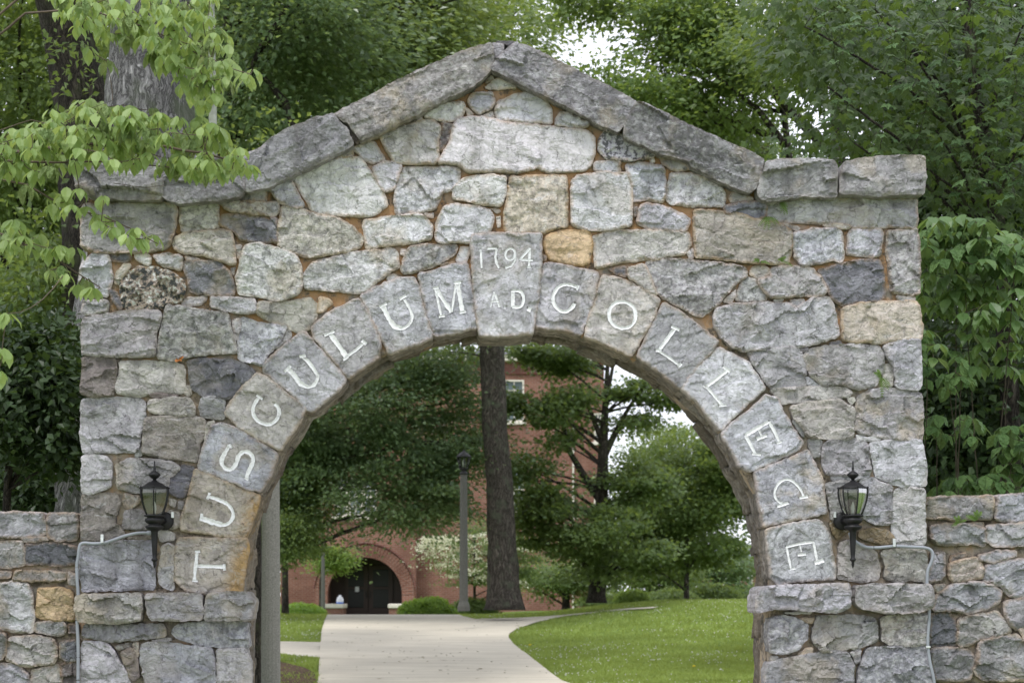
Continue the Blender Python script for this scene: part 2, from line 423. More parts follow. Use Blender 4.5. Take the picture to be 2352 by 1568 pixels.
# ------------------------------------------------------------------ where things stand
def wpt(px, py, Y):
    """world point seen at picture spot (px, py) when it stands Y metres away"""
    return np.array([(px - CX) / F * Y, Y, EYE + (HY - py) / F * Y])
def gate(px, py, d=0.0):
    """spot on the gate's own upright plane, d metres proud of it: (along, up)"""
    a = (px - CX) / F
    t = (D - d / math.cos(TH)) / (1 - a * math.tan(TH))
    return ((a * t - d * math.sin(TH)) / math.cos(TH), EYE + (HY - py) / F * t)
def parse(s, d=0.0): return np.array([gate(*map(float, q.split(',')), d) for q in s.split()])
STONES = """
g 189.7,503.5 194.8,472.7 271.7,467.6 348.6,467.6 399.9,470.1 405,488.1 399.9,524 389.6,562.4 374.3,572.7 317.9,579.1 220.5,577.8 188.4,565 187.1,524
y 415.3,470.1 458.9,467.6 498.6,463.7 501.2,498.3 498.6,524 451.2,529.1 417.8,531.7 414,503.5
g 507.6,466.3 579.3,465 638.3,467.6 639.6,485.5 628.1,495.8 579.3,490.6 535.8,486.8 517.8,477.8
g 553.7,454.8 566.5,439.4 610.1,433 612.7,454.8 612.7,462.5 566.5,461.2
d 510.1,495.8 540.9,490.6 592.2,498.3 635.7,503.5 638.3,534.2 638.3,556 579.3,553.5 551.1,549.6 540.9,531.7 505,516.3
y 402.5,547 425.5,536.8 515.3,529.1 530.6,534.2 538.3,570.1 539.6,606 528.1,607.3 502.4,595.8 464,585.5 412.7,577.8 399.9,565
w 564,565 592.2,559.9 630.6,570.1 676.8,585.5 692.1,613.7 692.1,659.8 681.9,675.2 643.4,689.3 592.2,680.3 551.1,675.2 543.5,639.3 553.7,603.4
g 539.6,562.4 553.7,562.4 557.6,580.4 551.1,598.3 543.5,588.1
g 528.1,616.3 542.2,611.1 539.6,626.5 535.8,634.2
d 420.4,603.4 451.2,600.9 502.4,600.9 528.1,629.1 535.8,652.1 535.8,680.3 502.4,677.8 438.4,670.1 430.7,634.2
v 351.2,585.5 387.1,582.9 420.4,590.6 415.3,618.8 387.1,616.3 361.5,603.4
g 425.5,588.1 451.2,590.6 461.4,597 428.1,598.3
s 287.1,634.2 317.9,613.7 361.5,616.3 399.9,629.1 420.4,644.5 425.5,659.8 417.8,688 387.1,695.7 369.1,707.3 297.4,709.8 282,700.9 276.9,659.8
v 189.7,603.4 215.3,582.9 246.1,585.5 253.8,613.7 256.3,644.5 248.7,665 246.1,680.3 207.6,680.3 184.6,672.7 184.6,639.3
d 253.8,581.7 297.4,582.9 302.5,590.6 292.2,600.9 256.3,598.3
y 266.6,626.5 284.5,606 299.9,608.6 287.1,629.1 274.3,652.1 265.3,652.1
d 248.7,665 266.6,667.5 282,703.4 276.9,713.7 258.9,688
g 194.8,690.6 246.1,690.6 251.2,700.9 246.1,716.2 194.8,722.6 189.7,713.7
g 417.8,695.7 430.7,682.9 474.2,680.3 474.2,688 458.9,700.9 417.8,700.9
v 484.5,682.9 528.1,685.5 584.5,688 588.3,713.7 566.5,718.8 528.1,713.7 487.1,706
w 310.2,581.7 338.4,582.9 348.6,590.6 343.5,608.6 323,603.4 310.2,593.2
y 593.1,696.1 652.4,696.1 715,686.3 726.5,699.4 724.9,729.1 708.4,755.5 688.7,765.4 659,748.9 612.9,732.4 593.1,719.2
g 192.3,732.6 246.1,722.4 297.4,714.7 364,713.4 370.4,727.5 358.9,766 353.8,817.2 310.2,817.2 266.6,817.2 215.3,814.7 191,812.1 189.7,760.8
g 384.5,704.4 425.5,707 464,714.7 522.9,721.1 530.6,758.3 543.5,807 502.4,809.5 438.4,817.2 394.8,827.5 364,819.8 369.1,778.8 376.8,740.3
v 533.2,735.2 553.7,730.1 551.1,760.8 543.5,781.3 535.8,755.7
v 556.3,730.1 592.2,742.9 630.6,748 656.2,750.6 646,773.7 630.6,796.7 612.7,812.1 602.4,837.7 579.3,832.6 551.1,822.4 548.6,791.6 546,773.7
g 656.2,755.7 669.1,763.4 666.5,773.7 638.3,801.9 633.2,799.3 643.4,778.8
k 192.3,822.4 225.6,818.5 264,824.9 266.6,848 261.5,883.9 256.3,907 215.3,909.5 188.4,901.8 189.7,863.4
y 276.9,832.6 323,830.1 399.9,832.6 423,842.9 423,889 417.8,901.8 361.5,896.7 323,908.2 271.7,901.8 264,894.1 274.3,863.4
k 340.9,907 361.5,900.5 410.2,907 399.9,912.1 361.5,914.6
d 433.2,830.1 464,824.9 528.1,827.5 553.7,835.2 579.3,848 584.5,855.7 558.8,883.9 525.5,914.6 489.6,909.5 464,907 440.9,889 435.8,863.4
y 428.1,886.5 437.1,886.5 440.9,904.4 430.7,909.5 421.7,901.8
v 189.7,917.2 246.1,914.6 310.2,913.4 330.7,922.3 330.7,958.2 320.4,996.7 317.9,1030 307.6,1037.7 258.9,1036.4 194.8,1040.3 185.9,1009.5 187.1,945.4
y 343.5,922.3 399.9,914.6 438.4,917.2 446,935.2 443.5,953.1 399.9,951.8 361.5,948 342.2,942.8
g 461.4,914.6 502.4,912.1 515.3,919.8 512.7,960.8 487.1,959.5 464,955.7 458.9,935.2
b 335.8,960.8 374.3,958.2 451.2,959.5 469.1,965.9 466.6,996.7 456.3,1022.3 451.2,1058.2 412.7,1053.1 361.5,1047.9 328.1,1037.7 330.7,996.7
g 310.2,1030 325.6,1027.4 325.6,1047.9 310.2,1050.5
y 476.8,968.5 492.2,965.9 484.5,994.1 470.4,1019.8 469.1,996.7
w 191,1048.7 220.5,1046.9 247.4,1050 253.8,1070.5 252.5,1114.1 241,1123.1 207.6,1132 189.7,1130.7 188.4,1091
b 189.7,1135.9 220.5,1133.3 266.6,1135.9 273,1155.1 264,1185.9 264,1201.2 282,1219.2 282,1234.6 220.5,1242.3 189.7,1239.7 188.4,1193.6
t 284.5,1133.3 320.4,1137.2 323,1152.5 302.5,1167.9 287.1,1167.9 283.3,1150
g 287.1,1173 323,1170.5 343.5,1193.6 346.1,1211.5 310.2,1214.1 283.3,1211.5
g 266.6,1067.9 297.4,1055.1 348.6,1055.1 399.9,1062.8 412.7,1075.6 387.1,1096.1 384.5,1116.7 361.5,1132 310.2,1129.5 271.7,1119.2 271.7,1091
d 399.9,1088.5 420.4,1067.9 443.5,1073.1 438.4,1101.3 423,1137.2 410.2,1139.7 389.6,1132 387.1,1103.8
y 389.6,1144.8 405,1147.9 402.5,1165.4 389.6,1157.7
g 410.2,1150.5 423,1152.5 420.4,1167.9 407.6,1167.9
y 387.1,1173 410.2,1175.6 415.3,1198.7 399.9,1216.6 382,1211.5 387.1,1193.6
y 366.6,1214.1 399.9,1224.3 399.9,1238.4 369.1,1242.3 364,1229.4
b 292.2,1234.6 348.6,1226.9 351.2,1234.6 323,1239.7 297.4,1238.4
v 189.7,1255.1 220.5,1250 284.5,1242.3 351.2,1242.3 353.8,1296.1 351.2,1349.9 297.4,1352.5 246.1,1352.5 192.3,1355.1 185.9,1321.7 185.9,1283.3
w 374.3,1257.6 387.1,1247.4 399.9,1255.1 398.6,1296.1 396.1,1352.5 384.5,1349.9 369.1,1337.1 364,1321.7
w 671.6,412.2 728,378.9 779.3,363.5 825.4,362.2 845.9,389.1 869,425 881.8,448.1 888.2,471.2 863.9,489.1 843.4,496.8 779.3,491.7 728,486.5 717.8,484 702.4,455.8 681.9,422.5
v 617.8,427.6 663.9,412.2 676.8,430.2 692.1,460.9 697.3,476.3 676.8,476.3 643.4,463.5 628.1,445.5
y 648.6,476.3 681.9,476.3 722.9,491.7 779.3,504.5 812.6,525 833.1,548.1 828,566 792.1,578.8 728,589.1 697.3,589.1 651.1,573.7 639.6,566 640.9,525
w 856.2,386.6 879.3,373.8 915.2,373.8 920.3,381.4 912.6,412.2 902.3,435.3 884.4,440.4 871.6,419.9
w 928,384 984.4,385.3 1053.6,386.6 1053.6,417.3 1043.3,432.7 1015.1,440.4 1007.4,463.5 994.6,478.9 958.7,486.5 910,489.1 907.5,458.3 910,417.3
y 871.6,311.2 920.3,293.3 974.1,277.9 997.2,280.4 1010,293.3 1004.9,326.6 1007.4,365 997.2,375.3 958.7,376.6 907.5,372.7 889.5,347.1
v 812.6,342 840.8,324 858.8,326.6 871.6,347.1 884.4,367.6 856.2,375.3 833.1,362.5
y 771.6,359.9 804.9,342 812.6,352.2 810.1,359.9 776.7,362.5
k 1017.7,280.4 1040.8,288.1 1035.6,313.8 1015.1,349.7 1004.9,344.5 1012.6,303.5
w 974.1,267.6 1010,239.4 1061.3,234.3 1066.4,247.1 1061.3,265.1 1035.6,277.9 997.2,275.3
w 948.5,277.9 969,267.6 970.3,277.9
v 1084.4,216.4 1127.9,213.8 1135.6,234.3 1130.5,247.1 1099.7,262.5 1081.8,247.1 1076.7,231.7
w 1069,247.1 1079.2,252.2 1089.5,262.5 1076.7,267.6
w 1114.1,201 1129.5,188.2 1142.3,180.5 1160.2,185.6 1185.9,199.7 1142.3,204.8
g 1116.7,185.6 1129.5,172.8 1134.6,183 1116.7,190.7
w 1141,236.9 1175.6,221.5 1211.5,212.5 1244.8,226.6 1265.3,249.7 1267.9,283 1232,280.4 1167.9,275.3 1144.8,275.3 1139.7,257.4
w 1109,265.1 1132,254.8 1137.2,267.6 1124.3,275.3
v 1275.6,280.4 1285.8,259.9 1303.8,259.9 1352.5,285.6 1339.7,293.3 1275.6,288.1
W 1050,277.9 1075.6,270.2 1103.8,270.2 1167.9,284.3 1244.8,290.7 1321.7,299.7 1347.4,301 1362.7,316.3 1364,347.1 1357.6,375.3 1342.2,390.7 1257.6,393.2 1234.6,383 1188.4,395.8 1142.3,393.2 1091,393.2 1070.5,393.2 1052.6,375.3 1006.4,375.3 1014.1,359.9 1034.6,326.6 1042.3,295.8
S 1375.6,321.5 1388.4,303.5 1411.5,306.1 1449.9,324 1498.6,347.1 1501.2,357.3 1475.5,365 1437.1,367.6 1393.5,362.5 1375.6,344.5
v 1365.3,375.3 1398.6,368.9 1424.3,370.2 1424.3,395.8 1398.6,397.1 1365.3,390.7
v 1437.1,378.9 1475.5,373.8 1521.7,384 1526.8,407.1 1526.8,453.2 1519.1,464.8 1488.4,457.1 1455,460.9 1452.5,427.6 1444.8,399.4
w 1490.9,365 1501.2,359.9 1505,372.7 1496,375.3
g 1516.6,362.5 1552.4,365 1578.1,380.4 1588.3,388.1 1552.4,393.2 1524.2,377.9
w 1314,417.3 1329.4,404.5 1385.8,398.1 1444.8,399.4 1448.6,417.3 1451.2,453.2 1447.3,517.3 1416.6,523.7 1383.3,527.6 1337.1,525 1316.6,517.3 1314,478.9
t 1173,407.1 1219.2,404.5 1270.5,403.2 1301.2,407.1 1302.5,453.2 1301.2,519.9 1275.6,522.4 1244.8,535.3 1162.8,532.7 1157.7,499.4 1165.4,453.2
w 1062.8,412.2 1091,405.8 1129.5,403.2 1161.5,409.6 1160.2,440.4 1152.5,469.9 1124.3,471.2 1091,466 1065.4,458.3 1039.7,455.8 1044.9,430.2
w 1020.3,476.3 1048.5,471.2 1086.9,476.3 1122.8,481.4 1133.1,499.4 1122.8,534 1089.5,535.8 1081.3,555.8 1010,555.8 1001,545.5 1004.9,509.6
y 1124.3,478.9 1139.7,476.3 1151.3,485.3 1142.3,489.6
w 1138.4,496.8 1150,496.8 1150,519.9 1142.3,522.4
w 835.7,507.1 881.8,501.9 958.7,491.7 976.7,501.9 992.1,517.3 989.5,548.1 958.7,555.8 894.7,563.5 843.4,569.9 838.3,542.9
w 974.1,489.1 997.2,489.1 994.6,500.6 981.8,498.1
w 717.8,604.5 753.7,596.8 804.9,581.4 869,576.3 902.3,571.1 912.6,586.5 915.2,612.2 889.5,627.5 863.9,648 833.1,671.1 815.2,671.1 769,666 702.4,660.9 696,640.4 710.1,617.3
g 940.8,568.6 984.4,563.5 1048.5,566 1043.3,581.4 1010,604.5 971.6,619.8 930.5,627.5 922.9,619.8 928,596.8
w 1058.7,566 1079.2,568.6 1079.2,581.4 1069,604.5 1048.5,599.3 1053.6,581.4
k 1012.6,607 1043.3,600.6 1045.9,605.7 1015.1,614.7
w 920.3,571.1 933.1,573.7 928,586.5 919,584
w 889.5,635.2 904.9,627.5 915.2,635.2 904.9,645.5 889.5,642.9
t 733.2,681.4 753.7,686.5 763.9,696.8 738.3,717.3 728,717.3
T 1247.4,563.5 1255.1,545.5 1275.6,532.7 1347.4,527.6 1357.6,545.5 1360.2,560.9 1352.5,601.9 1337.1,608.3 1303.8,604.5 1265.3,594.2
y 1362.7,545.5 1398.6,530.1 1475.5,530.1 1526.8,530.1 1583.2,535.3 1585.8,560.9 1572.9,581.4 1501.2,594.2 1437.1,599.3 1398.6,607 1370.4,613.4 1366.6,581.4
v 1470.4,473.7 1488.4,467.3 1526.8,476.3 1570.4,494.2 1584.5,504.5 1575.5,527.6 1531.9,526.3 1485.8,522.4 1465.3,512.2
d 1455,476.3 1465.3,473.7 1462.7,496.8 1456.3,499.4
d 1396.1,617.8 1437.1,613.4 1440.9,635.2 1419.1,631.4
y 1443.5,617.3 1475.5,607 1485.8,619.8 1498.6,653.2 1508.9,677.5 1485.8,667.3 1460.2,646.8 1444.8,639.1
w 1578.1,581.4 1592.2,566 1592.2,591.7 1583.2,594.2
w 1542.2,399.4 1590.9,400.7 1626.8,414.8 1655,430.2 1665.2,450.7 1662.7,472.4 1642.2,471.2 1593.5,473.7 1542.2,466 1531.9,460.9 1531.9,432.7
g 1483.2,604.5 1526.8,595.5 1572.9,596.8 1642.2,604.5 1706.2,614.7 1715.5,622.4 1710.4,636.8 1690.9,648 1664.2,677.8 1641.1,706 1611.4,725 1598.6,723.7 1526.8,683.9 1511.4,671.1 1493.5,632.7
k 1242.3,581.4 1255.1,589.1 1252.5,598.1 1244.8,596.8
g 1764.2,465 1800.1,459.9 1915.4,457.3 2043.6,456 2103.8,458.6 2106.4,488.1 2105.1,521.4 2043.6,520.1 1966.7,524 1948.8,513.7 1889.8,512.4 1787.3,508.6 1762.9,498.3 1760.3,480.4
d 1664.2,475.3 1710.4,465 1756.5,463.7 1759.1,483 1755.2,498.3 1738.5,504.7 1705.2,493.2 1665.5,489.4
y 1682.2,441.9 1697.5,436.8 1730.9,454.8 1728.3,461.2 1679.6,463.7 1675.7,454.8
b 1595,484.2 1659.1,488.1 1710.4,495.8 1736,506 1787.3,513.7 1812.9,529.1 1818,539.4 1815.5,575.2 1810.3,603.4 1774.4,606 1684.7,598.3 1636,593.2 1597.6,590.6
g 1789.8,511.2 1830.8,521.4 1838.5,524 1830.8,529.1 1810.3,521.4
y 1888.5,516.8 1935.9,513.2 1953.9,521.4 1951.3,526.5 1902.6,522.7
v 1823.1,536.8 1864.2,527.8 1915.4,527.8 1932.1,534.2 1935.9,590.6 1930.8,600.9 1912.9,595.8 1848.8,609.9 1838.5,608.6 1828.3,590.6 1821.9,562.4
v 1952.6,529.1 2023.1,527.8 2026.9,534.2 2020.5,585.5 2002.6,588.1 1948.8,584.2 1946.2,580.4
g 2041,531.7 2106.4,525.3 2111.5,575.2 2110.3,675.2 2094.9,677.8 2048.7,670.1 2043.6,626.5 2038.5,575.2
d 1879.5,621.4 1915.4,611.1 1966.7,598.3 2018,597 2028.2,626.5 2030.8,677.8 2018,690.6 1935.9,700.9 1912.9,688 1897.5,652.1
g 2059,679.1 2102.6,681.6 2102.6,689.3 2082.1,693.2 2064.1,686.8
g 1771.9,618.8 1800.1,612.4 1838.5,613.7 1864.2,618.8 1884.7,639.3 1897.5,662.4 1892.4,677.8 1825.7,679.1 1771.9,682.9 1746.2,657.3 1741.1,644.5 1771.9,636.8
y 1725.7,613.7 1751.4,608.6 1766.7,616.3 1769.3,629.1 1751.4,639.3 1736,638 1723.2,629.1
g 1707.8,639.3 1733.4,639.3 1741.1,652.1 1761.6,680.3 1759.1,690.6 1710.4,691.9 1689.8,686.8 1700.1,662.4
g 1669.3,682.9 1691.1,663.7 1684.7,690.6 1677,695.7 1661.6,693.2
v 1646.3,709.6 1684.7,700.6 1751.4,696.8 1807.8,698 1828.3,709.1 1853.9,694.2 1864.2,686.5 1902.6,683.9 1912.9,704.4 1920.6,740.3 1924.4,771.1 1864.2,791.6 1800.1,798 1730.9,801.9 1710.4,804.4 1682.2,796.7 1656.5,773.7 1643.7,748 1638.6,727.5
g 1815.5,689.3 1846.2,688 1847.5,695.7 1837.2,704.7 1820.6,703.4 1814.2,695.7
w 1777,688 1800.1,684.2 1797.5,691.9 1779.6,693.2
t 1935.9,709.6 1979.5,696.8 2043.6,694.2 2102.6,692.9 2112.8,714.7 2116.7,753.1 2114.1,780.1 2069.2,780.1 2018,787.8 1987.2,783.9 1959,785.2 1938.5,778.8 1934.7,740.3
v 2030.8,796.7 2056.4,783.9 2110.3,781.3 2114.1,842.9 2115.4,868.5 2110.3,894.1 2064.1,890.3 2059,881.3 2056.4,842.9 2038.5,822.4
g 1846.2,817.2 1864.2,801.9 1915.4,794.2 1966.7,791.6 2018,796.7 2026.9,812.1 2026.9,842.9 2018,868.5 2010.3,883.9 1971.8,891.6 1928.2,881.3 1894.9,886.5 1864.2,865.9 1853.9,842.9
y 2032.1,836.5 2043.6,835.2 2053.9,855.7 2048.7,886.5 2028.2,886.5 2030.3,853.1
g 1718,809.5 1761.6,801.9 1825.7,798 1837.2,804.4 1843.7,824.9 1848.8,853.1 1848.8,883.9 1800.1,890.3 1774.4,889 1761.6,881.3 1746.2,855.7 1728.3,832.6
d 1905.2,786.5 1929.5,781.3 1934.7,789 1910.3,795.4
d 1839.8,800.6 1856.5,798 1856.5,807 1839.8,808.3
v 1851.3,865.9 1861.6,869.8 1884.7,887 1864.2,887.7 1853.9,881.3
y 1771.9,894.1 1812.9,892.9 1889.8,887.7 1941.1,891.6 1956.4,901.8 1953.9,907 1889.8,917.2 1838.5,921.1 1794.9,924.9 1784.7,912.1
g 1971.8,912.1 2005.2,894.1 2043.6,891.6 2094.9,894.1 2115.4,907 2119.2,945.4 2117.9,1009.5 2082.1,1010.8 2018,1001.8 1979.5,994.1 1964.1,983.9 1966.7,945.4
y 1815.5,935.2 1864.2,923.6 1928.2,919.8 1946.2,932.6 1959,937.7 1956.4,971 1956.4,1004.4 1902.6,1005.7 1856.5,1001.8 1846.2,983.9 1825.7,960.8
y 1946.2,912.1 1961.6,910.8 1964.1,919.8 1956.4,930 1948.8,922.3
v 1818,946.7 1828.3,965.9 1846.2,991.6 1847.5,1004.4 1838.5,996.7 1821.9,968.5
w 1966.7,998 1992.3,1004.4 2023.1,1006.4 2020.5,1010.8 1992.3,1013.3 1969.3,1009.5
g 1856.5,1009.5 1884.7,1006.9 1887.2,1022.3 1882.1,1047.9 1869.3,1050.5 1859,1027.4
g 1892.4,1019.8 1915.4,1009.5 1966.7,1009.5 1989.8,1019.8 1994.9,1047.9 1997.5,1083.8 1966.7,1089 1953.9,1090.2 1900,1089 1889.8,1055.6
w 2000,1019.8 2030.7,1013.4 2115.3,1010.7 2121.7,1048.4 2126.9,1091 2126.3,1113.8 2100.4,1113.8 2073,1114.8 2045.6,1106.2 2015.2,1094.1 2006.1,1060.6
v 1975.6,1106.2 2000,1097.1 2024.3,1109.3 2045.6,1118.4 2045.6,1161 2041,1203.6 2015.2,1203.6 1984.8,1188.4 1972.6,1176.2 1969.5,1136.7
g 1898,1112.3 1933,1103.2 1954.3,1109.3 1965,1136.7 1957.4,1176.2 1939.1,1185.3 1923.9,1191.4 1913.2,1193 1905.6,1151.9
v 1908.7,1088 1939.1,1081.9 1993.9,1084.9 1996.9,1092.5 1963.5,1103.2 1933,1098.6 1911.7,1103.2
w 2057.8,1124.5 2091.3,1121.4 2121.7,1124.5 2123.2,1182.3 2124.7,1243.2 2115.6,1252.3 2057.8,1246.2 2050.2,1221.9 2050.2,1167.1
m 1908.7,1197.5 1933,1182.3 1951.3,1200.6 1954.3,1212.7 1939.1,1224.9 1926.9,1237.1 1911.7,1218.8
m 1975.6,1218.8 2006.1,1214.3 2039.5,1218.8 2051.7,1234 2045.6,1246.2 2024.3,1249.3 1993.9,1238.6 1972.6,1231
y 1930,1246.2 1957.4,1240.1 1987.8,1255.3 2012.1,1270.6 2018.2,1304 2015.2,1328.4 1972.6,1334.5 1954.3,1331.4 1926.9,1325.3 1928.5,1285.8
y 2027.4,1267.5 2076,1259.9 2124.7,1264.5 2127.8,1288.8 2127.8,1334.5 2091.3,1329.9 2057.8,1334.5 2033.4,1325.3 2035,1301
v 1768.7,1419.7 1793,1415.1 1823.5,1419.7 1853.9,1434.9 1850.9,1465.3 1829.6,1489.7 1799.1,1498.8 1768.7,1495.7 1765.7,1456.2
g 1878.2,1416.6 1939.1,1413.6 2000,1416.6 2013.7,1434.9 2012.1,1468.4 1984.8,1480.5 1923.9,1492.7 1887.4,1494.2 1866.1,1465.3 1872.2,1431.8
y 2024.3,1419.7 2076,1409 2127.8,1410.5 2129.3,1477.5 2091.3,1480.5 2045.6,1479 2025.8,1468.4 2027.4,1441
t 1831.1,1503.3 1847.8,1489.7 1866.1,1486.6 1867.6,1501.8 1847.8,1504.9
t 1835.6,1419.7 1872.2,1417.2 1863,1431.8 1850.9,1428.8
g 1762.6,1523.1 1793,1514 1863,1501.8 1923.9,1495.7 1945.2,1500.3 1958.9,1523.1 1957.4,1568.2 1957.4,1593.1 1759.6,1593.1 1759.6,1547.5
g 1771.7,1506.4 1787,1504.9 1787,1514.6 1777.8,1520.1 1770.2,1517
v 1990.8,1489.7 2060.8,1485.1 2121.7,1483.6 2130.8,1511 2138.4,1568.2 2138.4,1593.1 1969.5,1593.1 1972.6,1547.5
g 1951.3,1495.7 1975.6,1489.7 1975.6,1517 1965,1526.2 1959.8,1511
w 1799.1,1406 1863,1401.4 1861.5,1408.1 1817.4,1409
g 194.8,1434.9 243.4,1434.9 289.1,1434.9 349.9,1434.9 377.3,1434.9 380.4,1459.2 304.3,1466.8 258.7,1471.4 228.2,1466.8 193.2,1459.2
v 407.8,1434.9 486.9,1428.8 566,1430.3 569,1483.6 517.3,1483.6 456.5,1477.5 407.8,1462.3 395.6,1450.1
w 191.7,1474.4 243.4,1474.4 261.7,1495.7 273.9,1523.1 292.1,1547.5 298.2,1568.2 298.2,1593.1 188.7,1593.1
b 261.7,1483.6 304.3,1474.4 301.3,1483.6 273.9,1492.7
k 280,1497.3 302.8,1488.1 316.5,1517 319.5,1553.6 304.3,1565.7 292.1,1535.3
t 305.8,1479 316.5,1472.9 319.5,1501.8 315,1517 308.9,1501.8
v 325.6,1480.5 365.2,1474.4 426,1483.6 486.9,1489.7 491.4,1517 491.4,1593.1 340.8,1593.1 325.6,1517
w 499.1,1492.7 563,1489.7 572.1,1517 575.1,1593.1 502.1,1593.1
g 346.9,1469.9 392.6,1462.9 392.6,1469.9 359.1,1474.4
"""
VOUSSOIRS = """
Y T 411.4,1234.6 451.2,1237.1 502.4,1237.1 564,1237.1 569.1,1257.6 558.8,1321.7 553.7,1357.6 464,1361.5 425.5,1355.1 402.5,1329.4 402.5,1296.1 406.3,1257.6
Y U 448.6,1078.2 476.8,1088.5 515.3,1106.4 553.7,1124.3 596,1137.2 590.9,1157.7 576.8,1198.7 564,1234.6 528.1,1232 464,1221.8 415.3,1216.6 415.3,1193.6 425.5,1167.9 435.8,1129.5
v S 461.4,1047.9 474.2,1009.5 487.1,978.7 510.1,971 553.7,991.6 605,1022.3 635.7,1042.8 628.1,1068.5 615.2,1099.2 597.3,1124.9 574.2,1124.9 515.3,1099.2 458.9,1076.1 457.6,1065.9
y C 522.9,935.2 543.5,907 566.5,878.8 589.6,858.3 612.7,865.9 646,894.1 671.6,914.6 702.4,935.2 687,965.9 666.5,996.7 643.4,1032.6 592.2,1006.9 553.7,983.9 528.1,958.2 517.8,948
v U 603,837.8 639.2,804.9 685.4,768.6 698.5,762.1 718.3,785.1 757.9,828 794.1,867.5 780.9,890.6 748,916.9 718.3,943.3 701.8,940 682.1,913.6 632.6,874.1 606.3,851
g L 715,752.2 751.3,722.5 810.6,689.6 823.8,686.3 840.2,712.6 863.3,758.8 873.2,785.1 869.9,818.1 840.2,837.8 800.7,867.5 780.9,844.4 748,804.9 721.6,775.2
v U 830.4,679.7 863.3,659.9 912.7,640.1 952.3,636.8 962.2,663.2 975.3,715.9 991.8,771.9 958.9,788.4 896.3,811.5 883.1,788.4 856.7,739 840.2,699.4
v M 963.9,630.1 997.2,622.4 1035.6,609.6 1074.1,607 1080.5,645.5 1086.9,696.8 1095.9,750.6 1061.3,758.3 997.2,771.1 984.4,730.1 974.1,683.9
v C 1251.2,607 1283.3,607 1321.7,617.3 1374.3,625 1367.9,671.1 1352.5,722.4 1334.5,766 1296.1,758.3 1229.4,749.3 1234.6,696.8 1242.3,645.5
y O 1385.8,632.7 1424.3,640.4 1449.9,648 1488.4,671.1 1515.3,686.5 1501.2,727.5 1483.2,760.8 1449.9,817.2 1388.4,786.5 1344.8,771.9 1355.1,725 1373,671.1
g L 1525.5,696.1 1561.8,715.9 1601.3,745.6 1650.7,785.1 1624.4,818.1 1594.7,851 1561.8,890.6 1518.9,854.3 1466.2,818.1 1479.4,785.1 1502.4,739
w L 1650.7,798.3 1677.1,811.5 1719.9,834.6 1756.2,890.6 1719.9,923.5 1680.4,959.8 1657.3,986.1 1614.5,936.7 1598,916.9 1565.1,890.6 1588.1,857.6 1627.7,818.1
v E 1759.5,907.1 1785.8,916.9 1799,946.6 1818.8,979.5 1845.2,1015.8 1832,1032.3 1782.5,1055.3 1719.9,1081.7 1700.2,1068.5 1680.4,1029 1657.3,996 1680.4,973 1726.5,940
v G 1733.4,1083.7 1780.9,1066.7 1823.5,1048.4 1856.3,1033.8 1872.2,1066.7 1888.9,1097.1 1893.5,1136.7 1898,1176.2 1863,1185.3 1802.2,1197.5 1756.5,1207.3 1747.4,1167.1 1741.3,1121.4
v E 1759.6,1215.8 1802.2,1206.7 1847.8,1197.5 1884.3,1196 1902.6,1221.9 1908.7,1258.4 1917.8,1304 1916.3,1328.4 1847.8,1331.4 1787,1339 1771.7,1322.3 1768.7,1273.6
v K 1083.3,540.4 1129.5,535.3 1193.6,537.8 1242.3,537.8 1242.3,581.4 1237.1,671.1 1226.9,735.2 1223,763.4 1180.7,768.5 1103.8,768.5 1096.1,735.2 1091,683.9 1084.6,607
"""
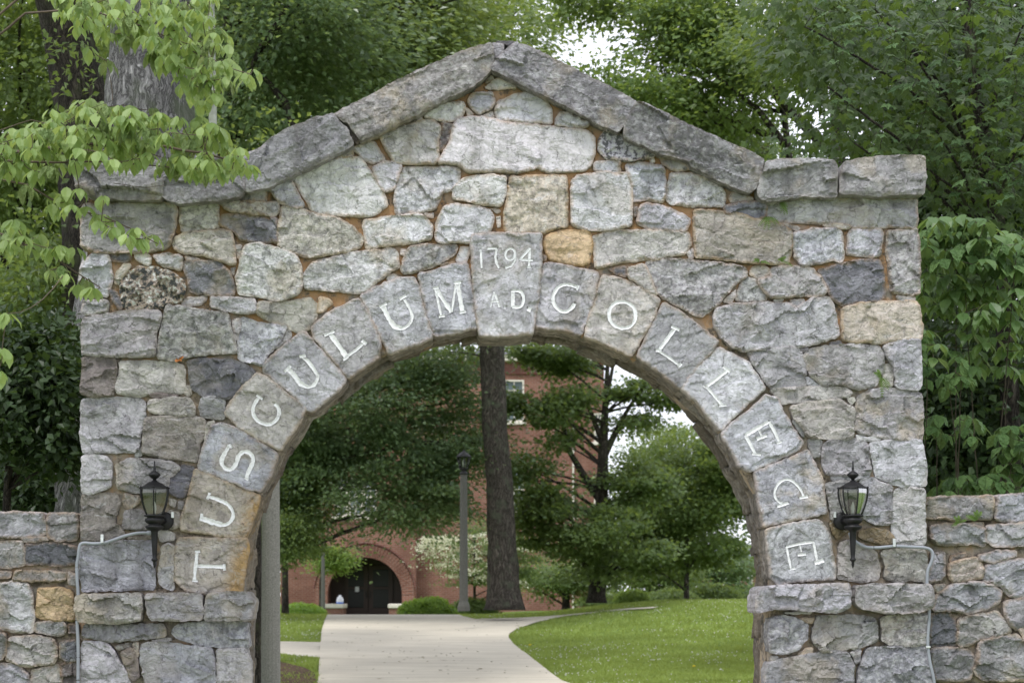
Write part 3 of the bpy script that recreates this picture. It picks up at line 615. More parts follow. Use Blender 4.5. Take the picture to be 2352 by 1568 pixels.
LETTERS = """
T | 5.1 453.7,1265.3 451.2,1291 448.6,1311.5 447.3,1332 | 6.2 449.9,1298.7 476.8,1299.9 516.5,1301.2 | 4.1 448.1,1265.8 460.4,1265.8 | 4.1 442.2,1332.5 455,1333.3 | 4.6 515.3,1294.8 516.5,1309.4
U | 5.6 479.4,1139.7 502.4,1147.4 522.9,1157.7 534.5,1173 535,1188.4 525.5,1201.2 510.1,1205.1 487.1,1198.7 | 8.7 510.1,1204.6 487.1,1198.2 462.7,1189.7 | 4.6 482.4,1131.5 476.8,1146.1 | 4.6 464.5,1178.7 461.9,1196.1
S | 6.2 528.1,1022.3 520.4,1035.1 510.6,1053.1 510.6,1065.9 520.4,1076.7 533.2,1076.7 543.5,1063.3 548.6,1047.9 558.8,1038.2 571.7,1039 581.4,1050.5 580.6,1063.3 574.2,1077.4 569.1,1089 566.5,1100.5 | 4.1 527.6,1019.8 533.2,1028.7 | 4.1 562.7,1096.7 571.1,1102.3
C | 5.6 596,912.1 587,924.9 581.9,937.7 583.2,953.1 592.2,965.9 607.5,973.6 622.9,973.6 635.7,963.4 641.6,948 638.3,935.2 631.1,928 | 4.6 590.1,907.5 603.7,917.2
U | 5.9 693.6,818.7 708.4,831.3 724.9,854.3 729.8,867.5 721.6,884 705.1,888.9 688.7,880.7 | 7.9 705.1,888.3 689.3,880.7 675.5,860.9 660.6,847.1 | 4.3 688,819.7 702.5,816.4 | 4.3 654,854.3 668.2,840.5
L | 8.2 759.5,768.6 780.9,798.3 795.8,819.7 | 4.6 794.1,820.7 817.2,804.9 837.6,786.8 | 4.3 744.7,771 768.4,761.4 | 5.9 831.3,782.5 841.9,791.1 | 4.3 788.2,827.3 800,819.7
U | 7.9 879.8,704.4 893,732.4 906.1,750.5 922.6,754.8 | 4.9 916,754.8 925.9,754.8 939.1,746.2 946.7,729.1 940.7,709.3 928.6,687.9 | 4.3 871.5,706 888.7,697.8 | 4.3 917.7,687.9 933.2,679.7
M | 4 1000.1,663.2 1006.7,696.1 1013.2,725.8 | 6.6 1001.7,664.8 1019.8,692.9 1037.3,717.6 | 3.6 1037.3,717.6 1041.9,686.3 1046.9,653.3 | 7.2 1050.5,651.7 1056.1,683 1062,716.6 | 4 993.5,663.9 1007.6,661.2 | 4 1007.6,728.1 1021.5,725.8 | 4.6 1042.9,650.7 1059.4,649.4 | 4.3 1055.1,719.2 1070.3,715.9
C | 5.6 1325.6,660.9 1308.9,655.2 1293.5,655.2 1279.4,663.4 1270.5,678.8 1269.7,691.6 1276.1,705.7 1288.4,715.2 1301.2,716 1313.5,707 1319.2,698 | 5.6 1279.4,663.4 1270.5,678.8 1270.5,692.9 | 4.1 1328.1,655.7 1324.3,667.5
O | 5.6 1428.9,694.2 1443.5,698 1455,708.3 1458.9,723.7 1456.3,739.1 1446.1,750.6 1428.9,754.4 1412.7,749.3 1401.7,737.8 1398.1,723.7 1401.7,708.3 1412.7,697.3 1428.9,694.2
L | 6.6 1550.2,753.8 1532.1,778.5 1514,803.2 | 4 1509,804.9 1535.4,821.4 1561.1,840.5 | 4.6 1541.3,750.5 1560.1,758.8 | 4.6 1505.7,805.6 1518.9,804.9 | 4.3 1556.5,844.4 1564.4,835.2
L | 5.9 1668.9,851 1644.1,870.8 1621.7,887.9 | 4.6 1621.7,887.9 1637.6,907.1 1660,932.8 | 5.3 1660,842.8 1676.4,855 | 4 1614.5,885.6 1623.7,892.2 | 4 1651.4,931.8 1667.9,930.8
E | 6.6 1711,1000 1736.4,984.5 1764.4,968.7 | 4.9 1765.1,968.7 1777.6,991.1 1789.1,1015.8 | 4 1782.5,1018.1 1794.7,1014.2 | 5.3 1711,1000 1721.6,1019.1 1733.8,1042.8 | 4 1726.5,1042.2 1747,1044.8 | 3.6 1740.4,984.5 1749.6,1004.3 | 5.9 1737.1,1008.5 1760.1,1000
G | 4 1844.8,1139.7 1835.6,1121.4 1820.4,1105.6 1805.2,1100.8 1789.4,1107.8 1779.3,1124.5 1778.7,1139.7 1787,1151.9 1796.1,1155.5 | 4.6 1835,1143.4 1854.5,1139.7 | 5.2 1783.9,1162.8 1810.1,1154.3
E | 4 1804.6,1255.6 1835.6,1248 1867.6,1243.8 | 3.7 1805.2,1255.3 1811.3,1285.8 1815.6,1306.5 | 3.7 1812.5,1307.1 1825.9,1304 | 4.3 1866.7,1243.8 1872.2,1270.6 1875.8,1288.8 | 7.3 1869.7,1292.5 1891,1285.8 | 2.7 1835.6,1249.3 1839.9,1267.5 | 4.6 1831.1,1273.6 1850.9,1271.8
1794AD | 3.8 1103.8,576.3 1105.9,617.3 | 2.6 1099.5,579.3 1104.3,575.2 | 4.1 1119.2,572.9 1141,572.7 | 3.8 1140.2,573.7 1137.2,591.7 1140.2,607 1146.1,617.8 | 3.6 1180.2,588.6 1181.2,578.8 1173,572.9 1163.3,577.6 1160.2,588.6 1166.6,598.1 1176.9,596.8 1181.2,587 | 3.8 1182.8,581.4 1182.3,599.3 1174.3,612.2 1160.2,617.3 | 3.8 1216.6,571.7 1193.6,598.1 1224.3,599.9 | 4.1 1216.6,571.7 1214.1,614.7 | 3.1 1210.2,615.2 1218.7,615.2 | 3.3 1134.6,671.6 1125.6,707.5 | 3.8 1134.6,671.6 1147.4,707.5 | 4.1 1128.4,695 1144.1,692.1 | 5.6 1158.2,707.5 1160.7,707.5 | 6.7 1177.7,669.8 1177.1,707 | 5.1 1174.3,669.1 1193.6,670.6 1201.2,681.4 1201.2,694.2 1194.8,705.7 1175.6,707 | 6.7 1211.5,710.9 1219.2,714.2
"""
COPING = """
171.2,395.8 172.3,377.9 271.7,372.7 370.4,370.2 371.2,447.1 364,453.5 323,456 251.2,452.2 205.1,445.8 176.9,429.1
372.2,370.2 543.5,362.5 553.7,395.8 561.4,431.7 551.1,447.1 515.3,454.8 412.7,462.5 382,454.8 372.2,447.1
558.8,359.9 574.2,352.2 602.4,339.4 625.5,316.3 648.6,303.5 671.6,290.7 699.8,283 717.8,272.8 728,268.9 735.7,270.2 763.9,262.5 771.6,275.3 792.1,293.3 810.1,329.2 753.7,359.9 715.2,377.9 651.1,408.6 620.4,424 599.9,429.1 574.2,435.5 564,434.3 553.7,383
767.8,262.5 787,252.2 830.6,231.7 869,211.2 902.3,190.7 933.1,177.9 974.1,157.4 1020.3,136.9 1053.6,122.8 1086.9,111.3 1125.4,99.7 1130.5,108.7 1131.8,134.3 1129.2,154.8 1112.5,172.8 1074.1,201 1035.6,216.4 997.2,236.9 958.7,259.9 907.5,285.6 856.2,308.6 829.3,320.2 817.7,303.5 799.8,277.9 779.3,270.2
1185.9,98.4 1191,101 1214.1,108.7 1234.6,116.4 1270.5,136.9 1321.7,162.5 1370.4,185.6 1414,208.7 1460.2,234.3 1455,244.6 1442.2,262.5 1420.4,298.4 1380.7,283 1321.7,249.7 1270.5,224 1219.2,201 1167.9,172.8 1132,157.4 1139.7,142 1155.1,121.5
1464,235.6 1490.9,244.6 1537.1,265.1 1578.1,285.6 1629.3,308.6 1665.2,326.6 1720.6,347.1 1753.9,367.6 1750.1,388.1 1734.7,429.1 1723.2,439.4 1659.1,413.7 1607.8,388.1 1578.1,365 1514,347.1 1475.5,329.2 1435.8,311.2 1435.8,293.3 1447.3,262.5 1460.2,242
1761.6,372.7 1812.9,367.6 1864.2,367.6 1915.4,368.9 1921.8,377.9 1920.6,421.4 1920.6,450.9 1887.2,447.1 1851.3,447.1 1766.7,459.9 1751.4,454.8 1742.4,444.5 1747.5,413.7 1756.5,390.7
1943.6,372.7 1992.3,363.8 2043.6,359.9 2121.8,358.6 2126.9,400.9 2121.8,443.2 2082.1,441.9 2043.6,445.8 2018,449.6 1961.6,443.2 1932.1,441.9 1932.1,411.2
1130.7,98.4 1157.7,99.7 1158.2,111.3 1142.3,134.3 1134.1,124.1
1137.2,94.8 1180.7,93.8 1186.4,99.7 1178.2,107.4 1158.9,99.7
795.2,280.4 804.9,288.1 822.9,318.9 820.3,327.9 810.1,318.9 797.8,295.8
"""
LEDGE = """
1747.4,1349.7 1802.2,1345.1 1878.2,1343.6 1951.3,1342.1 1952.8,1364.9 1948.2,1395.3 1923.9,1404.4 1847.8,1398.4 1787,1395.3 1738.3,1404.4 1738.3,1374
1969.5,1346.6 2030.4,1342.1 2091.3,1343.6 2136.9,1343.6 2144.5,1364.9 2143,1392.3 2106.5,1404.4 2030.4,1404.4 1984.8,1395.3 1969.5,1383.1
175,1367.9 243.4,1364.9 319.5,1364.9 322.6,1383.1 319.5,1422.7 273.9,1428.8 213,1428.8 179.5,1422.7 171.9,1395.3
334.7,1366.4 395.6,1363.4 459.5,1366.4 462.5,1395.3 461,1419.7 410.8,1422.7 346.9,1422.7 337.8,1401.4
476.2,1364.9 517.3,1360.3 569,1360.3 579.7,1380.1 575.1,1421.2 517.3,1422.7 471.7,1421.2
"""
RIGHT_WALL = """
g 2124.3,1144.6 2171.1,1141.3 2277.5,1139.7 2279.1,1162.3 2274.3,1191.3 2235.6,1189.7 2203.3,1194.6 2171.1,1189.7 2124.3,1186.5
v 2293.6,1139.7 2352,1133.9 2374.3,1133.3 2374.3,1194.6 2332.4,1196.2 2287.2,1191.3 2288.8,1162.3
v 2137.2,1207.5 2171.1,1202.6 2216.2,1204.2 2258.2,1212.3 2261.4,1230.1 2258.2,1252.6 2235.6,1246.2 2184,1249.4 2151.7,1249.4 2138.8,1236.5
g 2221.1,1201 2258.2,1199.4 2259.8,1207.5 2222.7,1209.1
v 2267.8,1207.5 2352,1201 2374.3,1201 2374.3,1249.4 2325.9,1252.6 2284,1252.6 2266.2,1243
v 2138.8,1268.8 2167.8,1268.8 2167.8,1320.4 2161.4,1330.1 2138.8,1336.5 2129.1,1330.1 2138.8,1294.6
b 2184,1275.2 2216.2,1268.8 2221.1,1273.6 2190.4,1291.3 2182.4,1288.1
t 2180.7,1294.6 2216.2,1284.9 2242,1281.7 2258.2,1307.5 2254.9,1325.2 2229.1,1330.1 2190.4,1336.5 2180.7,1326.8
v 2248.5,1275.2 2290.4,1263.9 2332.4,1265.5 2332.4,1278.4 2277.5,1291.3 2248.5,1284.9
v 2264.6,1301 2319.5,1284.9 2352,1284.9 2374.3,1284.9 2374.3,1368.8 2319.5,1368.8 2300.1,1343 2261.4,1330.1
v 2151.7,1365.5 2190.4,1339.7 2235.6,1336.5 2277.5,1343 2300.1,1355.9 2293.6,1381.7 2267.8,1394.6 2222.7,1407.5 2190.4,1399.4 2145.3,1401 2145.3,1381.7
g 2145.3,1343 2171.1,1343 2167.8,1352.6 2154.9,1362.3 2145.3,1355.9
g 2306.6,1381.7 2352,1375.2 2374.3,1373.6 2374.3,1433.3 2335.6,1444.6 2319.5,1433.3 2308.2,1410.7
d 2137.2,1410.7 2180.7,1405.9 2190.4,1420.4 2200.1,1449.4 2196.9,1478.5 2164.6,1484.9 2135.6,1484.9
y 2203.3,1423.6 2242,1410.7 2290.4,1404.3 2316.2,1433.3 2322.7,1452.6 2284,1459.1 2248.5,1468.8 2209.8,1484.9 2196.9,1472 2201.7,1446.2
g 2138.8,1491.4 2190.4,1486.5 2229.1,1494.6 2238.8,1513.9 2229.1,1555.9 2216.2,1560.7 2148.5,1559.1 2138.8,1513.9
g 2248.5,1475.2 2300.1,1459.1 2335.6,1455.9 2352,1484.9 2374.3,1491.4 2374.3,1562.3 2254.9,1559.1 2238.8,1539.7 2245.3,1507.5
y 2338.8,1443 2374.3,1443 2374.3,1478.5 2354.9,1478.5
"""
LEFT_WALL = """
v -18.3,1177.7 45.6,1176.2 97.4,1179.3 106.5,1206.7 105,1224.9 60.9,1231 30.4,1232.5 -18.3,1228
g 112.6,1179.3 175,1180.8 179.5,1212.7 176.5,1237.1 136.9,1240.1 112.6,1234 109.5,1206.7
g -18.3,1246.2 50.2,1243.2 54.8,1270.6 51.7,1297.9 24.3,1301 -18.3,1301
d 57.8,1249.3 121.7,1246.2 170.4,1255.3 182.6,1261.4 179.5,1291.9 140,1297.9 91.3,1293.4 57.8,1294.9 54.8,1270.6
g 51.7,1234 106.5,1232.5 112.6,1240.1 76.1,1243.2 51.7,1243.2
b 36.5,1310.1 121.7,1313.2 155.2,1317.7 149.1,1331.4 91.3,1332.9 30.4,1331.4
g -18.3,1310.1 27.4,1313.2 24.3,1325.3 -18.3,1331.4
w -18.3,1343.6 30.4,1337.5 60.9,1340.5 71.5,1364.9 77.6,1413.6 73,1450.1 30.4,1450.1 6.1,1441 -18.3,1425.7
T 88.2,1352.7 140,1349.7 164.3,1358.8 170.4,1395.3 167.4,1422.7 121.7,1422.7 83.7,1413.6
g 82.2,1428.8 143,1427.3 152.2,1437.9 149.1,1453.1 133.9,1459.2 100.4,1453.1 79.1,1447
k 155.2,1431.8 179.5,1431.8 179.5,1456.2 158.2,1453.1
y 24.3,1465.3 76.1,1459.2 121.7,1468.4 130.9,1495.7 124.8,1520.1 60.9,1529.2 15.2,1514 18.3,1486.6
d 140,1474.4 179.5,1468.4 179.5,1514 152.2,1517 136.9,1507.9
g -18.3,1450.1 12.2,1456.2 15.2,1486.6 6.1,1514 -18.3,1517
v -18.3,1526.2 36.5,1526.2 63.9,1547.5 66.9,1593.1 -18.3,1593.1
y 73,1541.4 130.9,1526.2 140,1553.6 136.9,1593.1 73,1593.1
k 140,1526.2 179.5,1520.1 182.6,1593.1 143,1593.1
g 158.2,1310.1 179.5,1322.3 178,1346.6 158.2,1340.5
"""
CONDUIT_LEFT = "349.9,1223.4 319.5,1223.4 289.1,1229.5 258.7,1240.1 237.4,1246.2 213,1247.7 194.8,1246.2 185,1249.9 181.7,1261.4 179.5,1279.7 176.5,1297.9 177.4,1334.5 179.5,1364.9 178.9,1395.3 177.4,1425.7 179.5,1486.6 179.5,1568.2 180.1,1638.8"
CONDUIT_RIGHT = "1952.8,1221.9 1955.8,1234 1969.5,1246.2 1987.8,1255.3 2015.2,1256.9 2054.7,1253.8 2091.3,1255.3 2121.7,1256.9 2136.9,1262 2142.4,1273.6 2138.4,1291.9 2130.8,1310.1 2129.3,1340.5 2132.3,1364.9 2133.9,1395.3 2133.9,1425.7 2130.8,1471.4 2135.4,1517 2146,1568.2 2149.1,1638.8"

# ------------------------------------------------------------------ ground
def smooth_table():
    ys = np.arange(-50, 400, .5)
    z = np.interp(ys, [-50, 12, 26, 31.5, 40, 47, 53, 56, 62, 80, 400], [0, 0, -.03, .02, .43, .76, .96, .98, .88, .62, .6])
    k = np.ones(9) / 9; zz = np.convolve(np.pad(z, 4, mode='edge'), k, 'valid'); return ys, zz
_YS, _ZS = smooth_table()
def xc(Y): return -1.33 - .107 * (Y - 31)
def terr(X, Y):
    X = np.asarray(X, float); Y = np.asarray(Y, float)
    z = np.interp(Y, _YS, _ZS)
    far = 1 - .5 * ss((Y - 60) / 25)
    z = z + .50 * ss((X - (xc(Y) + 3.2)) / 7) * ss((Y - 36) / 14) * far
    z = z + .40 * ss((xc(Y) - 3.0 - X) / 3) * ss((Y - 38) / 12) * far
    z = z + .05 * fbm(X * .25, Y * .25, 2, 3) * ss((np.abs(X - xc(Y)) - 3) / 3)
    return z
def ground_hit(px, py):
    t = np.arange(22, 60, .04); a = (px - CX) / F; b = (HY - py) / F
    m = (EYE + b * t) <= terr(a * t, t)
    i = np.argmax(m) if m.any() else len(t) - 1
    return (a * t[i], t[i])

def grass_ground():
    m, nt = newmat("lawn")
    tc = nd(nt, "ShaderNodeTexCoord").outputs['Object']
    n = noise(nt, tc, .6, 5); n2 = noise(nt, tc, 9, 6, .7)
    c = mix(nt, mapr(nt, n, .35, .65), (.10, .16, .04), (.15, .22, .06)); c = mix(nt, mapr(nt, n2, .5, .7, 0, .5), c, (.11, .12, .04))
    out(nt, principled(nt, c, .95, bump(nt, n2, .03), .1).outputs[0]); return m
xs = np.unique(np.concatenate([[-2500, -800, -300, -150, -90], np.arange(-60, 60.1, 1.0), np.arange(-14, 16, .5), [90, 150, 300, 800, 2500]]))
ys = np.unique(np.concatenate([[-60, -30], np.arange(-10, 24, 2.0), np.arange(24, 66, .5), np.arange(66, 130, 2.0), [150, 200, 300, 600, 1200, 2500]]))
gx, gy = np.meshgrid(xs, ys); gz = terr(gx, gy)
nI, nJ = gx.shape
i, j = np.meshgrid(np.arange(nI - 1), np.arange(nJ - 1), indexing='ij'); i = i.ravel(); j = j.ravel()
gq = np.stack([i * nJ + j, i * nJ + j + 1, (i + 1) * nJ + j + 1, (i + 1) * nJ + j], 1)
tag(link("ground", mesh_np("ground", np.stack([gx.ravel(), gy.ravel(), gz.ravel()], 1), gq), grass_ground()), kind='structure')

def concrete():
    m, nt = newmat("path_concrete")
    tc = nd(nt, "ShaderNodeTexCoord").outputs['Object']
    st = nd(nt, "ShaderNodeMapping", {'Vector': tc, 'Scale': (.5, 3.2, 1)}).outputs[0]
    n = noise(nt, st, 1.3, 6, .6); n2 = noise(nt, tc, 30, 5, .7); n3 = noise(nt, tc, .35, 4)
    c = mix(nt, mapr(nt, n, .3, .7), (.48, .435, .35), (.63, .58, .48)); c = mix(nt, mapr(nt, n3, .4, .62, 0, .4), c, (.40, .37, .31))
    c = mix(nt, mapr(nt, n2, .55, .75, 0, .4), c, (.28, .26, .22))
    y = nd(nt, "ShaderNodeSeparateXYZ", {0: tc}).outputs['Y']
    jt = math_(nt, 'PINGPONG', y, 2.25)
    c = mix(nt, mapr(nt, jt, .03, .012, 0, .6), c, (.16, .14, .11))
    out(nt, principled(nt, c, .92, bump(nt, n2, .004), .2).outputs[0]); return m
M_PATH = concrete()
RNG = np.random.default_rng(11)
MAINP = "745,1414 900,1413 1040,1413 1062,1417 1091,1424 1150,1422 1208,1420 1340,1410 1442,1399 1512,1395.5 1500,1399 1384,1406 1296,1417 1232,1431 1188,1446 1170,1458 1168,1466 1180,1482 1208,1503 1252,1538 1292,1567"
mp_ = [ground_hit(*map(float, q.split(','))) for q in MAINP.split()]
mp_ = [(xc(57) - 2.2, 57)] + mp_[0:1] + mp_[2:] if False else mp_
lastR = mp_[-1]
PATH = np.array([(xc(60) - 2.1, 60.0)] + [(xc(60) + 2.2, 60.0)] + mp_[2:] + [(lastR[0] + .5, 28.0), (2.6, 22.0), (1.75, 14.0), (1.75, 5.0), (-1.75, 5.0), (-1.75, 14.0), (-2.5, 22.0), (-3.33, 28.5), ground_hit(731, 1566), ground_hit(734, 1500), ground_hit(739, 1450)])
SIDE = np.array([ground_hit(*q) for q in [(733.5, 1514), (660, 1506), (579, 1498), (400, 1496), (200, 1494), (200, 1474), (400, 1474), (579, 1475.5), (660, 1476), (737.5, 1477.5)]])
SIDE[0][0] += .02; SIDE[-1][0] += .02
def sheet(name, poly, mat, dz, sp=.45):
    if area(poly) < 0: poly = poly[::-1]
    P = densify(poly, sp)
    V, T, n0 = triangulate(P, sp, RNG)
    return tag(link(name, mesh_np(name, np.stack([V[:, 0], V[:, 1], terr(V[:, 0], V[:, 1]) + dz], 1), T), mat), kind='structure')
sheet("path", PATH, M_PATH, .045)
sheet("side_path", SIDE, M_PATH, .041)
SOIL = np.array([ground_hit(*q) for q in [(580, 1519), (640, 1521), (700, 1536), (722, 1548), (728, 1566)]] + [(-3.5, 28.8), (-8, 28.5), (-8, 33)])
M_SOIL = simple("bark_mulch", (.10, .068, .045), .95, .1, 0, .6, 22, .05)
sheet("soil_bed", SOIL, M_SOIL, .035)

# ------------------------------------------------------------------ the stone gate
TONE0 = {'w': (.625, .625, .635), 'W': (0.694, 0.675, 0.695), 'g': (.388, .386, .386), 'd': (.190, .195, .213), 'v': (.462, .468, .487),
        't': (0.551, 0.492, 0.41), 'T': (0.571, 0.443, 0.28), 'b': (.33, .305, .27), 'y': (.480, .466, .428), 's': (0.337, 0.276, 0.23), 'S': (0.459, 0.448, 0.48),
        'k': (0.194, 0.172, 0.165), 'm': (0.306, 0.246, 0.15), 'Y': (.42, .395, .34)}
TONE = {k: (v[0] * .972, v[1] * .962, v[2] * .995) for k, v in TONE0.items()}
gate_root = empty("stone_archway", (0, D, 0), TH, "gabled grey rubble stone archway with white carved letters round its arch", "archway")

def stone(name, poly, proud, mat, parent, seed, sp=.012, relief=1.0, back=.12, tone='g', stain=.3, speck=0.0, rust=None,
          strokes=None, shade=1.0, rings=2, edge_r=.0055, chip=.06, tilt=.04, grow=.0115, flat_=True, dark_brown=0.0, calm=0.0):
    """one dressed stone: chipped front face on the wall plane, sides running back into the wall"""
    rng = np.random.default_rng(seed); k = seed % 97
    if area(poly) < 0: poly = poly[::-1]
    size = math.sqrt(abs(area(poly)))
    P = chaikin(poly)
    P = densify(P, sp)
    # drop near-duplicate points
    keep = np.linalg.norm(P - np.roll(P, 1, 0), axis=1) > sp * .35; P = P[keep]
    tn = np.roll(P, -1, 0) - np.roll(P, 1, 0); nn = np.stack([tn[:, 1], -tn[:, 0]], 1); nn /= np.linalg.norm(nn, axis=1)[:, None] + 1e-9
    jit = .0095 * fbm(P[:, 0] * 34, P[:, 1] * 34, k, 4) * 2
    P = P + nn * (jit + grow * min(1.0, size / .16))[:, None]
    V, T, n0 = triangulate(P, sp, rng)
    e = seg_dist(V, P, np.roll(P, -1, 0)); e[:len(P)] = 0
    c = V.mean(0)
    x, y = V[:, 0], V[:, 1]
    th = rng.uniform(-.35, .35); sx_ = rng.uniform(1.2, 2.6)
    q_ = poly - poly.mean(0); ev, em = np.linalg.eigh(q_.T @ q_)
    if rings > 6 and ev[1] > 4 * ev[0]: th = math.atan2(em[1, 1], em[0, 1]); th = (th + math.pi / 2) % math.pi - math.pi / 2; sx_ = 4.0
    xr = x * math.cos(th) + y * math.sin(th); yr = -x * math.sin(th) + y * math.cos(th)
    rel = relief * min(1.0, size / .22)
    h = rel * (facets(xr, yr, chip * 1.7, k, .34, .020, sx_) + facets(xr, yr, chip * .7, k + 3, .16, .006, 1.6)
               + .012 * fbm(x * 5, y * 5, k, 3) + .009 * fbm(x * 22, y * 22, k + 2, 3))
    h = h + (x - c[0]) * rng.uniform(-tilt, tilt) + (y - c[1]) * rng.uniform(-tilt, tilt * .6)
    gd = None
    if strokes:
        sd = np.full(len(V), 9.)
        for w, pl in strokes: sd = np.minimum(sd, seg_dist(V, pl[:-1], pl[1:]) / (w / 2))
        flat = ss((sd - 1.0) / 3.5) * .8 + .2
        h = h * flat
        groove = -.009 * np.clip(1.25 - sd, 0, 1)
        h = h + groove
    er = edge_r * min(1, size / .15)
    rnd = 1 - ss(e / er); rnd = rnd * rnd
    h = h * (1 - .45 * rnd) - .006 * min(1, size / .15) * rnd
    h = np.maximum(h, -.010 if not strokes else -.03) + proud
    W = np.stack([x, -h, y], 1)
    m = len(P)
    edge = np.clip(e / .06, 0, 1)
    vs = [W]; att = [edge]; q = []
    prev = np.arange(m); base = len(W)
    hb = h[:m]
    for r in range(1, rings + 1):
        f = r / rings; dep = hb * (1 - f) - back * f
        jn = .004 * fbm(P[:, 0] * 30 + r * 3, P[:, 1] * 30, k, 2) * (1 if r < rings else 0) if rings > 1 else 0
        rr = P + nn * np.reshape(jn, (-1, 1)) if rings > 2 else P
        vs.append(np.stack([rr[:, 0], -dep, rr[:, 1]], 1)); att.append(np.full(m, .1))
        cur = base + np.arange(m); nxt = np.roll(np.arange(m), -1)
        q.append(np.stack([prev, cur, cur[nxt], prev[nxt]], 1)); prev = cur; base += m
    Vv = np.concatenate(vs)
    ed = np.concatenate(att)
    at = {'edge': ed, 'stain': np.full(len(Vv), stain), 'speck': np.full(len(Vv), speck),
          'calm': np.full(len(Vv), calm),
          'dark_brown': np.concatenate([np.zeros(len(W)), np.full(len(Vv) - len(W), dark_brown)]),
          'rust': (rust(Vv[:, 0], Vv[:, 2]) if rust is not None else np.zeros(len(Vv)))}
    # faces: local frame looks along +y, so the front is at -y
    me = mesh_np(name, Vv, [T, np.concatenate(q)], not flat_, at)
    o = link(name, me, mat, parent)
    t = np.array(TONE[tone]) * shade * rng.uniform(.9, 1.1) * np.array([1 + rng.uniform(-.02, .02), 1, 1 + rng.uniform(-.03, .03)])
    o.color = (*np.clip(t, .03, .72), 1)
    hf = None
    return o

def carve_letter(name, strokes, parent, hfun, part_label=None):
    """painted channel of one letter: a shallow V strip along each stroke"""
    mb = MB()
    for w, pl in strokes:
        L = densify(pl, .006, False)
        # rounded ends and steady width
        t = np.gradient(L, axis=0); t /= np.linalg.norm(t, axis=1)[:, None] + 1e-9
        nrm = np.stack([-t[:, 1], t[:, 0]], 1)
        n = len(L); wob = 1 + .42 * fbm(L[:, 0] * 75, L[:, 1] * 75, 3, 3) * 2
        offs = np.array([-1, -.55, 0, .55, 1.])
        dep = np.array([.0015, -.002, -.0048, -.002, .0015])
        pts = L[:, None, :] + nrm[:, None, :] * (offs[None, :, None] * (w / 2) * wob[:, None, None])
        hh = np.broadcast_to(hfun(pts[:, 2, 0], pts[:, 2, 1])[:, None] + dep[None], (n, 5))
        V = np.stack([pts[..., 0], -hh, pts[..., 1]], -1).reshape(-1, 3)
        i, j = np.meshgrid(np.arange(n - 1), np.arange(4), indexing='ij'); i = i.ravel(); j = j.ravel()
        mb.add(V, q=np.stack([i * 5 + j, i * 5 + j + 1, (i + 1) * 5 + j + 1, (i + 1) * 5 + j], 1))
        # skirt so that the paint meets the stone
        for s_ in (0, 4):
            a = V.reshape(n, 5, 3)[:, s_]; b = a + np.array([0, .006, 0])
            ii = np.arange(n - 1)
            mb.add(np.concatenate([a, b]), q=np.stack([ii, ii + 1, n + ii + 1, n + ii], 1))
    return mb.build(name, M_PAINT, parent, True)

def upper(y): return 0
# rusty running stain below the springing at the left
def rust_T(x, z):
    return ss((x + 1.86) / .16) * (z < 2.2) * (z > 1.55) * 1.0
def rust_Cc(x, z): return None

lines = [l.split() for l in STONES.strip().split('\n')]
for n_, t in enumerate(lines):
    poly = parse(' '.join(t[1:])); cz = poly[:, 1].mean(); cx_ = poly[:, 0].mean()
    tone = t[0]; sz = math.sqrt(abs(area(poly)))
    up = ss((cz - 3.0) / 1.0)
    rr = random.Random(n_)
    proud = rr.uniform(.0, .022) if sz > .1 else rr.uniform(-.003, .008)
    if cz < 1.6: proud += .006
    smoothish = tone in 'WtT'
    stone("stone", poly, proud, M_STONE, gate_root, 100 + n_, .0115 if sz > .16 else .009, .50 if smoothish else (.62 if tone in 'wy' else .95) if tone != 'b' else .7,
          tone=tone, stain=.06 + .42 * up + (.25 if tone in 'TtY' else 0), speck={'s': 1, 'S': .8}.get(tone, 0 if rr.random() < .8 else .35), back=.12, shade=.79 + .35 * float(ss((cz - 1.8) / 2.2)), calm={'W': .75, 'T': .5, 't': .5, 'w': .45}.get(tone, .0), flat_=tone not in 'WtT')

# lettered ring
def curve_open(P):
    E_ = np.concatenate([P[:1] * 2 - P[1:2], P, P[-1:] * 2 - P[-2:-1]]); Q = []
    if np.linalg.norm(P[0] - P[-1]) < .004: E_[0] = P[-2]; E_[-1] = P[1]
    for i in range(1, len(E_) - 2):
        a, b, c, d = E_[i - 1], E_[i], E_[i + 1], E_[i + 2]
        for t in np.linspace(0, 1, 6, endpoint=False): Q.append(.5 * ((2 * b) + (c - a) * t + (2 * a - 5 * b + 4 * c - d) * t * t + (-a + 3 * b - 3 * c + d) * t ** 3))
    return np.array(Q + [P[-1]])
lets = {}
for l in LETTERS.strip().split('\n'):
    pr = [q.strip() for q in l.split('|')]
    st = []
    for q in pr[1:]:
        tk = q.split(); pl_ = parse(' '.join(tk[1:])); st.append((float(tk[0]) * 1.38 / 350.0, curve_open(pl_) if len(pl_) >= 5 else pl_))
    lets.setdefault(pr[0], []).append(st)
seen = {}
ORD = ['lowest stone at the left', 'second stone up at the left', 'third', 'fourth', 'fifth', 'sixth', 'seventh', 'eighth']
